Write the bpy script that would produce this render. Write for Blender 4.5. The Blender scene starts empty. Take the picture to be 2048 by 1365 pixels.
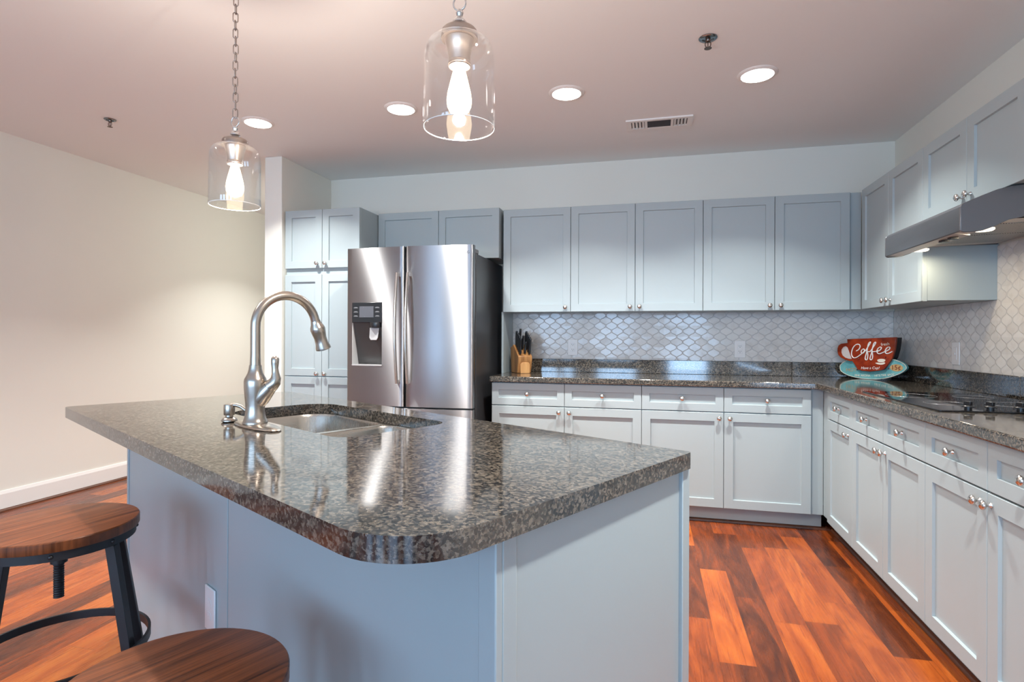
import bpy, bmesh, math, random
from mathutils import Vector, Matrix
S = bpy.context.scene
C = S.collection
PI = math.pi
rnd = random.Random(7)

# ------------------------------------------------------------------ camera
cam = bpy.data.cameras.new('camera')
cam.sensor_width = 36.0
cam.lens = 1126.87 / 2048 * 36
cam.shift_y = -(682.5 - 673.78) / 2048
cam.clip_start = 0.02
camo = bpy.data.objects.new('camera', cam)
C.objects.link(camo)
camo.matrix_world = (Matrix.Translation((0, 0, 1.186)) @ Matrix.Rotation(0.2396, 4, 'Z')
                     @ Matrix.Rotation(PI / 2 + 0.001, 4, 'X') @ Matrix.Rotation(0.0039, 4, 'Z'))
S.camera = camo
# ------------------------------------------------------------------ view
S.view_settings.view_transform = 'Standard'
S.view_settings.look = 'None'
S.view_settings.exposure = 0.38
S.view_settings.gamma = 1.0
S.view_settings.use_curve_mapping = False
S.cycles.max_bounces = 10
S.cycles.diffuse_bounces = 5
S.cycles.glossy_bounces = 5
S.cycles.transparent_max_bounces = 12
S.cycles.caustics_reflective = False
S.cycles.caustics_refractive = False
S.cycles.sample_clamp_indirect = 6.0
# ------------------------------------------------------------------ sky outside the windows
W = bpy.data.worlds.new('sky')
S.world = W
W.use_nodes = True
bg = W.node_tree.nodes['Background']
bg.inputs[0].default_value = (0.42, 0.66, 1.0, 1)
bg.inputs[1].default_value = 3.0
# ------------------------------------------------------------------ room numbers
ZC = 2.557
XL, XR = -4.24, 1.6487
YB, YR = 4.425, -3.6
CANS = [(-2.44, 3.115), (-1.454, 3.123), (-0.457, 3.134), (0.538, 3.138)]
CANS_NEAR = [(-3.12, 4.95), (-2.44, 1.2), (0.54, 1.05)]  # the middle one is an unseen lamp added for ambient fill
WINS = [(-3.85, -2.95), (-2.5, -1.6), (-1.15, -0.25), (0.35, 1.2)]   # x ranges in the rear wall
WZ0, WZ1 = 0.35, 2.25


def lamp(name, kind, loc, energy, color, rot=(0, 0, 0), **kw):
    l = bpy.data.lights.new(name, kind)
    l.energy = energy
    l.color = color
    for k, v in kw.items():
        setattr(l, k, v)
    o = bpy.data.objects.new(name, l)
    o.location = loc
    o.rotation_euler = rot
    C.objects.link(o)
    return o


CAN_E, CAN_COL = 22.0, (1.0, 0.99, 0.955)
for i, (x, y) in enumerate(CANS + CANS_NEAR):
    lamp('recessed_lamp', 'AREA', (x, y, ZC - 0.0165), CAN_E, CAN_COL, shape='DISK', size=0.10, spread=math.radians(112))
for x0, x1 in WINS:   # daylight arriving through each window opening
    lamp('window_daylight', 'AREA', ((x0 + x1) / 2, YR + 0.03, (WZ0 + WZ1) / 2), 27.0, (0.46, 0.70, 1.0),
         rot=(PI / 2, 0, 0), shape='RECTANGLE', size=x1 - x0 - 0.1, size_y=WZ1 - WZ0 - 0.1)


# ------------------------------------------------------------------ node helper
class NT:
    def __init__(s, name):
        s.m = bpy.data.materials.new(name)
        s.m.use_nodes = True
        s.t = s.m.node_tree
        s.p = s.t.nodes['Principled BSDF']
        s.o = s.t.nodes['Material Output']

    def n(s, typ, ins=None, **kw):
        nd = s.t.nodes.new('ShaderNode' + typ)
        for k, v in kw.items():
            setattr(nd, k, v)
        for k, v in (ins or {}).items():
            s.put(nd.inputs[k], v)
        return nd

    def put(s, sock, v):
        if isinstance(v, bpy.types.Node):
            v = v.outputs[0]
        if isinstance(v, bpy.types.NodeSocket):
            s.t.links.new(v, sock)
        elif isinstance(v, (tuple, list)) and len(v) == 3 and sock.type == 'RGBA':
            sock.default_value = (*v, 1)
        else:
            sock.default_value = v

    def math(s, op, a, b=0.0, c=0.0, clamp=False):
        nd = s.n('Math', {0: a, 1: b, 2: c}, operation=op)
        nd.use_clamp = clamp
        return nd.outputs[0]

    def ramp(s, fac, stops, interp='LINEAR'):
        nd = s.n('ValToRGB', {0: fac})
        r = nd.color_ramp
        r.interpolation = interp
        while len(r.elements) < len(stops):
            r.elements.new(0.5)
        for e, (p, col) in zip(r.elements, stops):
            e.position = p
            e.color = (*col, 1) if len(col) == 3 else col
        return nd.outputs[0]

    def mix(s, f, a, b, blend='MIX'):
        nd = s.n('Mix', data_type='RGBA', blend_type=blend)
        s.put(nd.inputs[0], f)
        s.put(nd.inputs[6], a)
        s.put(nd.inputs[7], b)
        return nd.outputs[2]

    def coord(s, out='Object', scale=(1, 1, 1), rot=(0, 0, 0)):
        tc = s.n('TexCoord')
        return s.n('Mapping', {0: tc.outputs[out], 'Scale': scale, 'Rotation': rot}).outputs[0]

    def pr(s, **kw):
        for k, v in kw.items():
            s.put(s.p.inputs[k.replace('_', ' ')], v)
        return s

    def bump(s, h, strength=0.2, dist=0.002):
        b = s.n('Bump', {'Height': h, 'Strength': strength, 'Distance': dist})
        s.put(s.p.inputs['Normal'], b)


def simple(name, col, rough=0.5, metal=0.0, **kw):
    t = NT(name)
    t.pr(Base_Color=col, Roughness=rough, Metallic=metal)
    for k, v in kw.items():
        t.put(t.p.inputs[k.replace('_', ' ')], v)
    return t.m


M = {}


def mats():
    # painted cabinets with a faint brush texture
    t = NT('cabinet_paint')
    co = t.coord('Object', (60, 60, 6))
    nz = t.n('Texture' + 'Noise' if False else 'TexNoise', {'Vector': co, 'Scale': 6.0, 'Detail': 3.0})
    t.pr(Base_Color=(0.368, 0.433, 0.450), Roughness=0.36)
    t.put(t.p.inputs['Specular IOR Level'], 0.45)
    t.bump(nz.outputs[0], 0.08, 0.001)
    M['paint'] = t.m
    # walls and ceiling, orange-peel paint
    for nm, col in (('wall', (0.76, 0.755, 0.69)), ('ceiling', (0.82, 0.83, 0.82))):
        t = NT(nm + '_paint')
        nz = t.n('TexNoise', {'Vector': t.coord('Object'), 'Scale': 180.0, 'Detail': 2.0})
        t.pr(Base_Color=col, Roughness=0.6)
        t.bump(nz.outputs[0], 0.06, 0.001)
        M[nm] = t.m
    M['trimwhite'] = simple('white_trim_paint', (0.8, 0.79, 0.76), 0.35)
    M['plate'] = simple('white_plastic', (0.82, 0.82, 0.82), 0.3)
    M['slot'] = simple('dark_slot', (0.03, 0.03, 0.03), 0.5)
    # acacia plank floor running along y
    t = NT('plank_floor')
    tc = t.n('TexCoord')
    sp = t.n('SeparateXYZ', {0: tc.outputs['Object']})
    x, y = sp.outputs[0], sp.outputs[1]
    PW = 0.127
    fx = t.math('DIVIDE', x, PW)
    row = t.math('FLOOR', fx)
    wr = t.n('TexWhiteNoise', {'W': row}, noise_dimensions='1D')
    yl = t.math('ADD', t.math('DIVIDE', y, 0.86), t.math('MULTIPLY', wr.outputs[0], 7.3))
    pl = t.math('FLOOR', yl)
    idv = t.n('CombineXYZ', {0: row, 1: pl, 2: 3.0})
    wn = t.n('TexWhiteNoise', {'Vector': idv}, noise_dimensions='3D')
    h1 = wn.outputs[0]
    hs = t.n('SeparateColor', {0: wn.outputs[1]})
    gx = t.math('ADD', t.math('MULTIPLY', x, 9.0), t.math('MULTIPLY', hs.outputs[0], 50.0))
    gy = t.math('ADD', t.math('MULTIPLY', y, 1.5), t.math('MULTIPLY', hs.outputs[1], 50.0))
    gv = t.n('CombineXYZ', {0: gx, 1: gy, 2: t.math('MULTIPLY', hs.outputs[2], 20.0)})
    n1 = t.n('TexNoise', {'Vector': gv, 'Scale': 0.9, 'Detail': 4.0, 'Roughness': 0.6, 'Distortion': 2.6})
    gv2 = t.n('CombineXYZ', {0: t.math('MULTIPLY', gx, 6.0), 1: gy, 2: 0.0})
    n2 = t.n('TexNoise', {'Vector': gv2, 'Scale': 2.0, 'Detail': 5.0, 'Roughness': 0.6, 'Distortion': 0.8})
    v = t.math('ADD', t.math('MULTIPLY', h1, 0.42), t.math('MULTIPLY', n1.outputs[0], 0.62))
    base = t.ramp(v, [(0.25, (0.040, 0.009, 0.004)), (0.40, (0.110, 0.024, 0.006)), (0.53, (0.215, 0.041, 0.007)),
                      (0.66, (0.32, 0.069, 0.010)), (0.84, (0.42, 0.115, 0.017))])
    base = t.mix(t.ramp(n2.outputs[0], [(0.30, (0.65,) * 3), (0.44, (0, 0, 0))]), base, (0.07, 0.017, 0.007))
    ex = t.math('ABSOLUTE', t.math('SUBTRACT', t.math('FRACT', fx), 0.5))
    ey = t.math('ABSOLUTE', t.math('SUBTRACT', t.math('FRACT', yl), 0.5))
    gap = t.math('MAXIMUM', t.math('GREATER_THAN', ex, 0.4925), t.math('GREATER_THAN', ey, 0.4988))
    base = t.mix(t.math('MULTIPLY', gap, 0.55), base, (0.05, 0.012, 0.005))
    t.pr(Base_Color=base, Roughness=t.math('ADD', 0.2, t.math('MULTIPLY', n2.outputs[0], 0.16)))
    t.bump(t.math('SUBTRACT', t.math('MULTIPLY', n2.outputs[0], 0.25), gap), 0.12, 0.002)
    M['floor'] = t.m
    # speckled granite
    t = NT('speckled_granite')
    co = t.coord('Object')
    n0 = t.n('TexNoise', {'Vector': co, 'Scale': 105.0, 'Detail': 3.0, 'Roughness': 0.6})
    n1 = t.n('TexNoise', {'Vector': co, 'Scale': 230.0, 'Detail': 2.0, 'Roughness': 0.7})
    n3 = t.n('TexNoise', {'Vector': co, 'Scale': 14.0, 'Detail': 2.0})
    wob = t.n('VectorMath', {0: n0.outputs[1], 'Scale': 0.012}, operation='SCALE')
    cw = t.n('VectorMath', {0: co, 1: wob.outputs[0]}, operation='ADD')
    vo = t.n('TexVoronoi', {'Vector': cw.outputs[0], 'Scale': 185.0, 'Randomness': 1.0})
    vc = t.n('SeparateColor', {0: vo.outputs['Color']})
    a = t.math('ADD', t.math('MULTIPLY', n0.outputs[0], 0.55), t.math('MULTIPLY', vc.outputs[0], 0.46))
    a = t.math('ADD', a, t.math('MULTIPLY', t.math('SUBTRACT', n3.outputs[0], 0.5), 0.18))
    c1 = t.ramp(a, [(0.30, (0.010, 0.010, 0.010)), (0.44, (0.026, 0.024, 0.022)), (0.55, (0.076, 0.065, 0.052)),
                    (0.67, (0.135, 0.113, 0.088)), (0.84, (0.20, 0.172, 0.138))])
    c1 = t.mix(t.ramp(n1.outputs[0], [(0.60, (0, 0, 0)), (0.74, (0.5,) * 3)]), c1, (0.21, 0.205, 0.20))
    c1 = t.mix(t.ramp(n1.outputs[0], [(0.30, (0.9,) * 3), (0.40, (0, 0, 0))]), c1, (0.008, 0.008, 0.009))
    t.pr(Base_Color=c1, Roughness=0.075, IOR=1.95)
    M['granite'] = t.m
    # brushed stainless, grain running across (streaks run up and down)
    t = NT('brushed_stainless')
    nz = t.n('TexNoise', {'Vector': t.coord('Object', (4, 4, 900)), 'Scale': 1.0, 'Detail': 2.0})
    tg = t.n('Tangent', direction_type='RADIAL', axis='Z')
    t.pr(Base_Color=(0.345, 0.343, 0.348), Metallic=1.0, Roughness=t.math('ADD', 0.32, t.math('MULTIPLY', nz.outputs[0], 0.025)),
         Anisotropic=1.0, Anisotropic_Rotation=0.25)
    t.put(t.p.inputs['Tangent'], tg)
    M['steel'] = t.m
    t = NT('sink_steel')
    nz = t.n('TexNoise', {'Vector': t.coord('Object', (500, 8, 30)), 'Scale': 1.0, 'Detail': 1.0})
    t.pr(Base_Color=(0.50, 0.47, 0.42), Metallic=1.0, Roughness=t.math('ADD', 0.2, t.math('MULTIPLY', nz.outputs[0], 0.12)))
    M['sink'] = t.m
    M['nickel'] = simple('brushed_nickel', (0.46, 0.415, 0.365), 0.27, 1.0)
    M['knob'] = simple('satin_nickel', (0.66, 0.63, 0.60), 0.2, 1.0)
    M['chrome'] = simple('chrome', (0.7, 0.69, 0.68), 0.1, 1.0)
    M['bronze'] = simple('aged_bronze', (0.16, 0.12, 0.10), 0.3, 1.0)
    M['darkchrome'] = simple('dark_chrome', (0.25, 0.28, 0.30), 0.2, 1.0)
    M['rimshine'] = simple('white_rim_shine', (0.9, 0.9, 0.88), 0.25)  # white ring colour paints in the bulb light caught along the shade's edge
    M['caps'] = simple('pendant_nickel', (0.40, 0.345, 0.31), 0.28, 1.0)
    M['blackp'] = simple('black_plastic', (0.012, 0.013, 0.015), 0.28)
    M['matteblack'] = simple('matte_black', (0.008, 0.008, 0.009), 0.6)
    M['case'] = simple('fridge_case_paint', (0.030, 0.031, 0.034), 0.32)
    M['greyp'] = simple('grey_plastic', (0.12, 0.12, 0.125), 0.3)
    M['niche'] = simple('dark_grey_plastic', (0.055, 0.053, 0.052), 0.3)
    M['lightgrey'] = simple('light_grey_plastic', (0.42, 0.42, 0.42), 0.3)
    M['screen'] = simple('screen_glass', (0.085, 0.09, 0.105), 0.12)
    M['print'] = simple('grey_print', (0.14, 0.145, 0.155), 0.5)
    M['logo'] = simple('dark_print', (0.05, 0.05, 0.055), 0.4)
    M['ceran'] = simple('black_ceramic_glass', (0.006, 0.006, 0.007), 0.04)
    t = NT('hood_metal')
    nz = t.n('TexNoise', {'Vector': t.coord('Object', (6, 6, 300)), 'Scale': 1.0, 'Detail': 2.0})
    t.pr(Base_Color=(0.16, 0.167, 0.18), Metallic=0.8, Roughness=t.math('ADD', 0.3, t.math('MULTIPLY', nz.outputs[0], 0.1)))
    M['hood'] = t.m
    M['hoodin'] = simple('hood_underside_paint', (0.50, 0.47, 0.42), 0.35)
    t = NT('filter_mesh')
    br = t.n('TexChecker', {'Vector': t.coord('Object'), 'Color1': (0.5, 0.47, 0.42), 'Color2': (0.10, 0.095, 0.09), 'Scale': 220.0})
    t.pr(Base_Color=br.outputs[0], Roughness=0.4, Metallic=0.6)
    M['filter'] = t.m

    # thin clear glass: mirror-like only as far as Fresnel says, otherwise straight through
    def glass(name, tint, ior, rough, base_refl):
        t = NT(name)
        t.t.nodes.remove(t.p)
        fc = t.n('LayerWeight', {'Blend': 0.5}).outputs['Facing']
        f0 = ((ior - 1) / (ior + 1)) ** 2
        lw = t.math('ADD', t.math('MULTIPLY', t.math('POWER', fc, 3.6), 1 - f0), f0 + base_refl, clamp=True)
        tr = t.n('BsdfTransparent', {'Color': tint})
        gl = t.n('BsdfGlossy', {'Color': (1, 1, 1), 'Roughness': rough})
        mx = t.n('MixShader', {0: lw, 1: tr.outputs[0], 2: gl.outputs[0]})
        t.put(t.o.inputs[0], mx)
        return t.m
    M['glass'] = glass('clear_glass', (0.985, 0.985, 0.98), 1.45, 0.03, 0.01)
    M['bulbglass'] = glass('bulb_glass', (1.0, 0.96, 0.9), 1.4, 0.02, 0.0)
    M['pane'] = glass('window_glass', (0.97, 0.985, 1.0), 1.4, 0.0, 0.0)

    def emit(name, col, st):
        t = NT(name)
        t.pr(Base_Color=(0.8, 0.8, 0.8), Emission_Color=col, Emission_Strength=st)
        return t.m
    M['led'] = emit('led_diffuser', (1, 0.98, 0.95), 8.0)
    M['filament'] = emit('hot_filament', (1.0, 0.66, 0.34), 260.0)
    t = NT('glowing_bulb')
    t.t.nodes.remove(t.p)
    em = t.n('Emission', {'Color': (1.0, 0.80, 0.54), 'Strength': 7.0})
    tr = t.n('BsdfTransparent', {'Color': (1, 1, 1)})
    t.put(t.o.inputs[0], t.n('MixShader', {0: 0.45, 1: em.outputs[0], 2: tr.outputs[0]}).outputs[0])
    M['bulbglow'] = t.m
    M['hoodlamp'] = emit('hood_lamp_lens', (1.0, 0.86, 0.62), 2.0)

    # lantern (ogee) mosaic: two families of mirrored waves; u = along the wall, v = height
    def tile(name, axis):
        t = NT(name)
        tc = t.n('TexCoord')
        sp = t.n('SeparateXYZ', {0: tc.outputs['Object']})
        U, V = sp.outputs[axis], sp.outputs[2]
        P, Q = 0.088, 0.081
        ph = t.math('MULTIPLY', t.math('ADD', V, 0.0), 2 * PI / Q)
        sn = t.math('SINE', ph)
        # sharpen the wave a little so the tiles end in points
        sn = t.math('ADD', sn, t.math('MULTIPLY', t.math('SINE', t.math('MULTIPLY', ph, 3.0)), 0.06))
        w = t.math('MULTIPLY', sn, P / 4 * 1.0)
        ea = t.math('DIVIDE', t.math('SUBTRACT', U, w), P)
        oa = t.math('ADD', t.math('DIVIDE', t.math('ADD', U, w), P), 0.5)
        de = t.math('ABSOLUTE', t.math('SUBTRACT', t.math('FRACT', ea), 0.5))
        do = t.math('ABSOLUTE', t.math('SUBTRACT', t.math('FRACT', oa), 0.5))
        d = t.math('MULTIPLY', t.math('MINIMUM', de, do), P)
        sl = t.math('MULTIPLY', t.math('COSINE', ph), P / 4 * 2 * PI / Q)
        d = t.math('DIVIDE', d, t.math('SQRT', t.math('ADD', t.math('MULTIPLY', sl, sl), 1.0)))
        g = t.ramp(d, [(0.0008, (1, 1, 1)), (0.0021, (0, 0, 0))])
        iv = t.n('CombineXYZ', {0: t.math('FLOOR', t.math('SUBTRACT', ea, 0.5)), 1: t.math('FLOOR', t.math('SUBTRACT', oa, 0.5)),
                                2: t.math('FLOOR', t.math('ADD', t.math('DIVIDE', V, Q), 0.25))})
        wn = t.n('TexWhiteNoise', {'Vector': iv}, noise_dimensions='3D')
        mar = t.n('TexNoise', {'Vector': tc.outputs['Object'], 'Scale': 9.0, 'Detail': 5.0, 'Roughness': 0.6, 'Distortion': 1.0})
        body = t.mix(wn.outputs[0], (0.68, 0.67, 0.65), (0.77, 0.76, 0.74))
        body = t.mix(t.ramp(mar.outputs[0], [(0.35, (0.35,) * 3), (0.5, (0, 0, 0))]), body, (0.52, 0.48, 0.44))
        col = t.mix(g, body, (0.53, 0.53, 0.54))
        rg = t.math('ADD', t.math('MULTIPLY', t.n('SeparateColor', {0: g}).outputs[0], 0.5), 0.12)
        t.pr(Base_Color=col, Roughness=rg)
        hb = t.n('TexNoise', {'Vector': tc.outputs['Object'], 'Scale': 22.0, 'Detail': 1.0})
        b1 = t.n('Bump', {'Height': hb.outputs[0], 'Strength': 0.10, 'Distance': 0.004})
        # every tile is set at a very slightly different tilt
        tilt = t.n('VectorMath', {0: wn.outputs[1], 1: (0.5, 0.5, 0.5)}, operation='SUBTRACT')
        tilt = t.n('VectorMath', {0: tilt.outputs[0], 'Scale': 0.038}, operation='SCALE')
        nn = t.n('VectorMath', {0: b1.outputs[0], 1: tilt.outputs[0]}, operation='ADD')
        nn = t.n('VectorMath', {0: nn.outputs[0]}, operation='NORMALIZE')
        b2 = t.n('Bump', {'Height': t.math('SUBTRACT', 1.0, t.n('SeparateColor', {0: g}).outputs[0]), 'Strength': 0.5, 'Distance': 0.002, 'Normal': nn.outputs[0]})
        t.put(t.p.inputs['Normal'], b2)
        return t.m
    M['tile_x'] = tile('lantern_tile_back', 0)
    M['tile_y'] = tile('lantern_tile_side', 1)

    def wood(name, dark, light, sc, rough, rot=(0, 0, 0), vein=0.5):
        t = NT(name)
        co = t.coord('Object', sc, rot)
        n1 = t.n('TexNoise', {'Vector': co, 'Scale': 1.0, 'Detail': 6.0, 'Roughness': 0.65, 'Distortion': 0.35})
        n2 = t.n('TexNoise', {'Vector': t.coord('Object', tuple(q * 0.22 for q in sc), rot), 'Scale': 1.0, 'Detail': 2.0, 'Distortion': 0.6})
        f = t.math('ADD', t.math('MULTIPLY', n1.outputs[0], 1 - vein), t.math('MULTIPLY', n2.outputs[0], vein))
        c = t.ramp(f, [(0.33, dark), (0.66, light)])
        t.pr(Base_Color=c, Roughness=rough)
        t.bump(n1.outputs[0], 0.1, 0.0008)
        return t.m
    M['walnut'] = wood('walnut_veneer', (0.026, 0.007, 0.003), (0.27, 0.080, 0.026), (6, 230, 6), 0.32, (0, 0, 0.15), 0.38)
    M['shoe'] = wood('stained_oak_moulding', (0.035, 0.011, 0.005), (0.13, 0.040, 0.016), (40, 3, 60), 0.4)
    M['acacia'] = wood('acacia_block', (0.20, 0.075, 0.022), (0.50, 0.25, 0.085), (120, 120, 10), 0.45)
    M['acacialight'] = wood('pale_acacia', (0.50, 0.24, 0.085), (0.68, 0.38, 0.15), (120, 120, 10), 0.45)
    M['steelblk'] = simple('black_powder_coat', (0.016, 0.016, 0.018), 0.42)

    def enamel(name, c, c2):
        t = NT(name)
        nz = t.n('TexNoise', {'Vector': t.coord('Object'), 'Scale': 16.0, 'Detail': 4.0, 'Roughness': 0.7})
        t.pr(Base_Color=t.ramp(nz.outputs[0], [(0.35, c2), (0.6, c)]), Roughness=0.25)
        return t.m
    M['red'] = enamel('red_enamel', (0.34, 0.040, 0.009), (0.20, 0.018, 0.006))
    M['teal'] = enamel('teal_enamel', (0.17, 0.44, 0.45), (0.10, 0.31, 0.34))
    M['cream'] = simple('cream_paint', (0.78, 0.72, 0.60), 0.35)
    M['neon'] = simple('white_tube', (0.85, 0.84, 0.80), 0.3)
    M['tan'] = enamel('tan_paint', (0.55, 0.36, 0.16), (0.42, 0.24, 0.10))
    M['darkred'] = simple('dark_red_paint', (0.16, 0.016, 0.008), 0.35)
    M['pinkgrey'] = simple('pale_grey_paint', (0.55, 0.49, 0.47), 0.4)


mats()


# ------------------------------------------------------------------ geometry helper
class G:
    def __init__(s):
        s.v = []
        s.f = []

    def add(s, vs, fs, mtx=None):
        b = len(s.v)
        s.v += [tuple(mtx @ Vector(p)) if mtx else tuple(p) for p in vs]
        s.f += [tuple(i + b for i in f) for f in fs]
        return s

    def box(s, x0, x1, y0, y1, z0, z1, mtx=None):
        vs = [(x, y, z) for z in (z0, z1) for y in (y0, y1) for x in (x0, x1)]
        return s.add(vs, [(0, 2, 3, 1), (4, 5, 7, 6), (0, 1, 5, 4), (2, 6, 7, 3), (0, 4, 6, 2), (1, 3, 7, 5)], mtx)

    def loft(s, loops, cap0=True, cap1=True, closed=True, mtx=None):
        n = len(loops[0])
        vs = [p for l in loops for p in l]
        fs = []
        for k in range(len(loops) - 1):
            for i in range(n if closed else n - 1):
                j = (i + 1) % n
                fs.append((k * n + i, k * n + j, (k + 1) * n + j, (k + 1) * n + i))
        if cap0:
            fs.append(tuple(range(n))[::-1])
        if cap1:
            fs.append(tuple((len(loops) - 1) * n + i for i in range(n)))
        return s.add(vs, fs, mtx)

    def prism(s, poly, z0, z1, mtx=None):
        return s.loft([[(x, y, z0) for x, y in poly], [(x, y, z1) for x, y in poly]], mtx=mtx)

    def lathe(s, prof, n=24, mtx=None, cap0=True, cap1=True):
        return s.loft([[(max(r, 1e-5) * math.cos(2 * PI * i / n), max(r, 1e-5) * math.sin(2 * PI * i / n), z) for i in range(n)] for r, z in prof],
                      cap0, cap1, mtx=mtx)

    def cyl(s, p0, p1, r0, r1=None, n=16):
        return s.tube([p0, p1], [r0, r0 if r1 is None else r1], n)

    def tube(s, pts, rad, n=12, closed=False, flat=None):
        pts = [Vector(p) for p in pts]
        if not isinstance(rad, (list, tuple)):
            rad = [rad] * len(pts)
        N = len(pts)
        tang = []
        for i in range(N):
            a = pts[(i - 1) % N] if (i > 0 or closed) else pts[i]
            b = pts[(i + 1) % N] if (i < N - 1 or closed) else pts[i]
            tang.append((b - a).normalized())
        t0 = tang[0]
        up = Vector((0, 0, 1)) if abs(t0.z) < 0.9 else Vector((1, 0, 0))
        nx = t0.cross(up).normalized()
        loops = []
        for i in range(N):
            t = tang[i]
            nx = (nx - t * nx.dot(t)).normalized()
            ny = t.cross(nx)
            fl = flat or (1, 1)
            loops.append([tuple(pts[i] + nx * math.cos(2 * PI * k / n) * rad[i] * fl[0] + ny * math.sin(2 * PI * k / n) * rad[i] * fl[1]) for k in range(n)])
        if closed:
            loops.append(loops[0])
        return s.loft(loops, not closed, not closed)

    def mesh(s, name, mat, smooth=None):
        me = bpy.data.meshes.new(name)
        me.from_pydata(s.v, [], s.f)
        bm = bmesh.new()
        bm.from_mesh(me)
        bmesh.ops.remove_doubles(bm, verts=bm.verts, dist=1e-6)
        bmesh.ops.recalc_face_normals(bm, faces=bm.faces)
        bm.to_mesh(me)
        bm.free()
        me.materials.append(mat)
        if smooth:
            for p in me.polygons:
                p.use_smooth = True
            me.set_sharp_from_angle(angle=math.radians(smooth))
        return me


def put(name, me, parent=None, loc=(0, 0, 0), rot=(0, 0, 0), bevel=0, seg=2):
    o = bpy.data.objects.new(name, me)
    C.objects.link(o)
    o.location = loc
    o.rotation_euler = rot
    if parent:
        o.parent = parent
    if bevel:
        b = o.modifiers.new('bevel', 'BEVEL')
        b.width = bevel
        b.segments = seg
        b.limit_method = 'ANGLE'
        b.angle_limit = math.radians(40)
        b.harden_normals = False
        for p in me.polygons:
            p.use_smooth = True
        me.set_sharp_from_angle(angle=math.radians(50))
    return o


def obj(name, g, mat, parent=None, smooth=None, bevel=0, seg=2, loc=(0, 0, 0), rot=(0, 0, 0)):
    return put(name, g.mesh(name, M[mat], smooth), parent, loc, rot, bevel, seg)


def tag(o, label, cat, group=None):
    o['label'] = label
    o['category'] = cat
    if group:
        o['group'] = group
    return o


def thing(name, label, cat, loc=(0, 0, 0), rz=0.0, group=None):
    o = bpy.data.objects.new(name, None)
    o.empty_display_size = 0.05
    C.objects.link(o)
    o.location = loc
    o.rotation_euler = (0, 0, rz)
    return tag(o, label, cat, group)


def struct(name, g, mat, parent=None, **kw):
    o = obj(name, g, mat, parent, **kw)
    if not parent:
        o['kind'] = 'structure'
    return o


def copy_tree(o, parent=None):
    c = o.copy()
    C.objects.link(c)
    c.parent = parent
    for ch in list(o.children):
        copy_tree(ch, c)
    return c


def rrect(x0, x1, y0, y1, r, n=8):
    if not isinstance(r, (list, tuple)):
        r = [r] * 4
    pts = []
    for (cx, cy, a0, rr) in ((x0 + r[0], y0 + r[0], PI, r[0]), (x1 - r[1], y0 + r[1], 1.5 * PI, r[1]),
                             (x1 - r[2], y1 - r[2], 0, r[2]), (x0 + r[3], y1 - r[3], PI / 2, r[3])):
        for k in range(n + 1):
            a = a0 + PI / 2 * k / n
            pts.append((cx + rr * math.cos(a), cy + rr * math.sin(a)))
    return pts


def flatfill(outer, holes, z0, z1):
    """a slab with holes, as a G"""
    bm = bmesh.new()
    for lp in [outer] + holes:
        vs = [bm.verts.new((x, y, z1)) for x, y in lp]
        for i in range(len(vs)):
            bm.edges.new((vs[i], vs[(i + 1) % len(vs)]))
    bmesh.ops.triangle_fill(bm, use_beauty=True, edges=bm.edges[:])
    top = bm.faces[:]
    r = bmesh.ops.extrude_face_region(bm, geom=top)
    for e in r['geom']:
        if isinstance(e, bmesh.types.BMVert):
            e.co.z = z0
    bm.verts.index_update()
    g = G()
    g.v = [tuple(v.co) for v in bm.verts]
    g.f = [tuple(v.index for v in f.verts) for f in bm.faces]
    bm.free()
    return g


def text(name, body, size, mat, parent, mtx, depth=0.0006, spacing=1.0, align='LEFT', shear=0.0):
    cu = bpy.data.curves.new(name, 'FONT')
    cu.body = body
    cu.size = size
    cu.extrude = depth
    cu.space_character = spacing
    cu.align_x = align
    cu.shear = shear
    o = bpy.data.objects.new(name, cu)
    C.objects.link(o)
    dg = bpy.context.evaluated_depsgraph_get()
    dg.update()
    me = bpy.data.meshes.new_from_object(o.evaluated_get(dg))
    bpy.data.objects.remove(o)
    me.materials.clear()
    me.materials.append(M[mat])
    o = bpy.data.objects.new(name, me)
    C.objects.link(o)
    o.parent = parent
    o.matrix_local = mtx
    return o


UPRIGHT = Matrix.Rotation(PI / 2, 4, 'X')     # text plane facing -y

# ================================================================== SETTING
struct('floor', G().box(XL - 0.1, XR + 0.1, YR - 0.1, 7.1, -0.1, 0.0), 'floor')
struct('ceiling', G().box(XL - 0.1, XR + 0.1, YR - 0.1, 7.1, ZC, ZC + 0.1), 'ceiling')
struct('wall_left', G().box(XL - 0.1, XL, YR - 0.1, 7.1, 0, ZC), 'wall')
struct('wall_right', G().box(XR, XR + 0.1, YR - 0.1, YB + 0.1, 0, ZC), 'wall')
struct('wall_back', G().box(-2.725, XR + 0.1, YB, YB + 0.1, 0, ZC), 'wall')
struct('wall_partition', G().box(-2.868, -2.72, 3.742, 7.1, 0, ZC), 'wall', bevel=0.004)
struct('wall_far', G().box(XL, -2.868, 7.0, 7.1, 0, ZC), 'wall')
g = G()
xs = [XL - 0.1] + [q for w in WINS for q in w] + [XR + 0.1]
for a, b in zip(xs[0::2], xs[1::2]):
    g.box(a, b, YR - 0.1, YR, 0, ZC)
for a, b in WINS:
    g.box(a, b, YR - 0.1, YR, 0, WZ0)
    g.box(a, b, YR - 0.1, YR, WZ1, ZC)
struct('wall_rear', g, 'wall')
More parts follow.
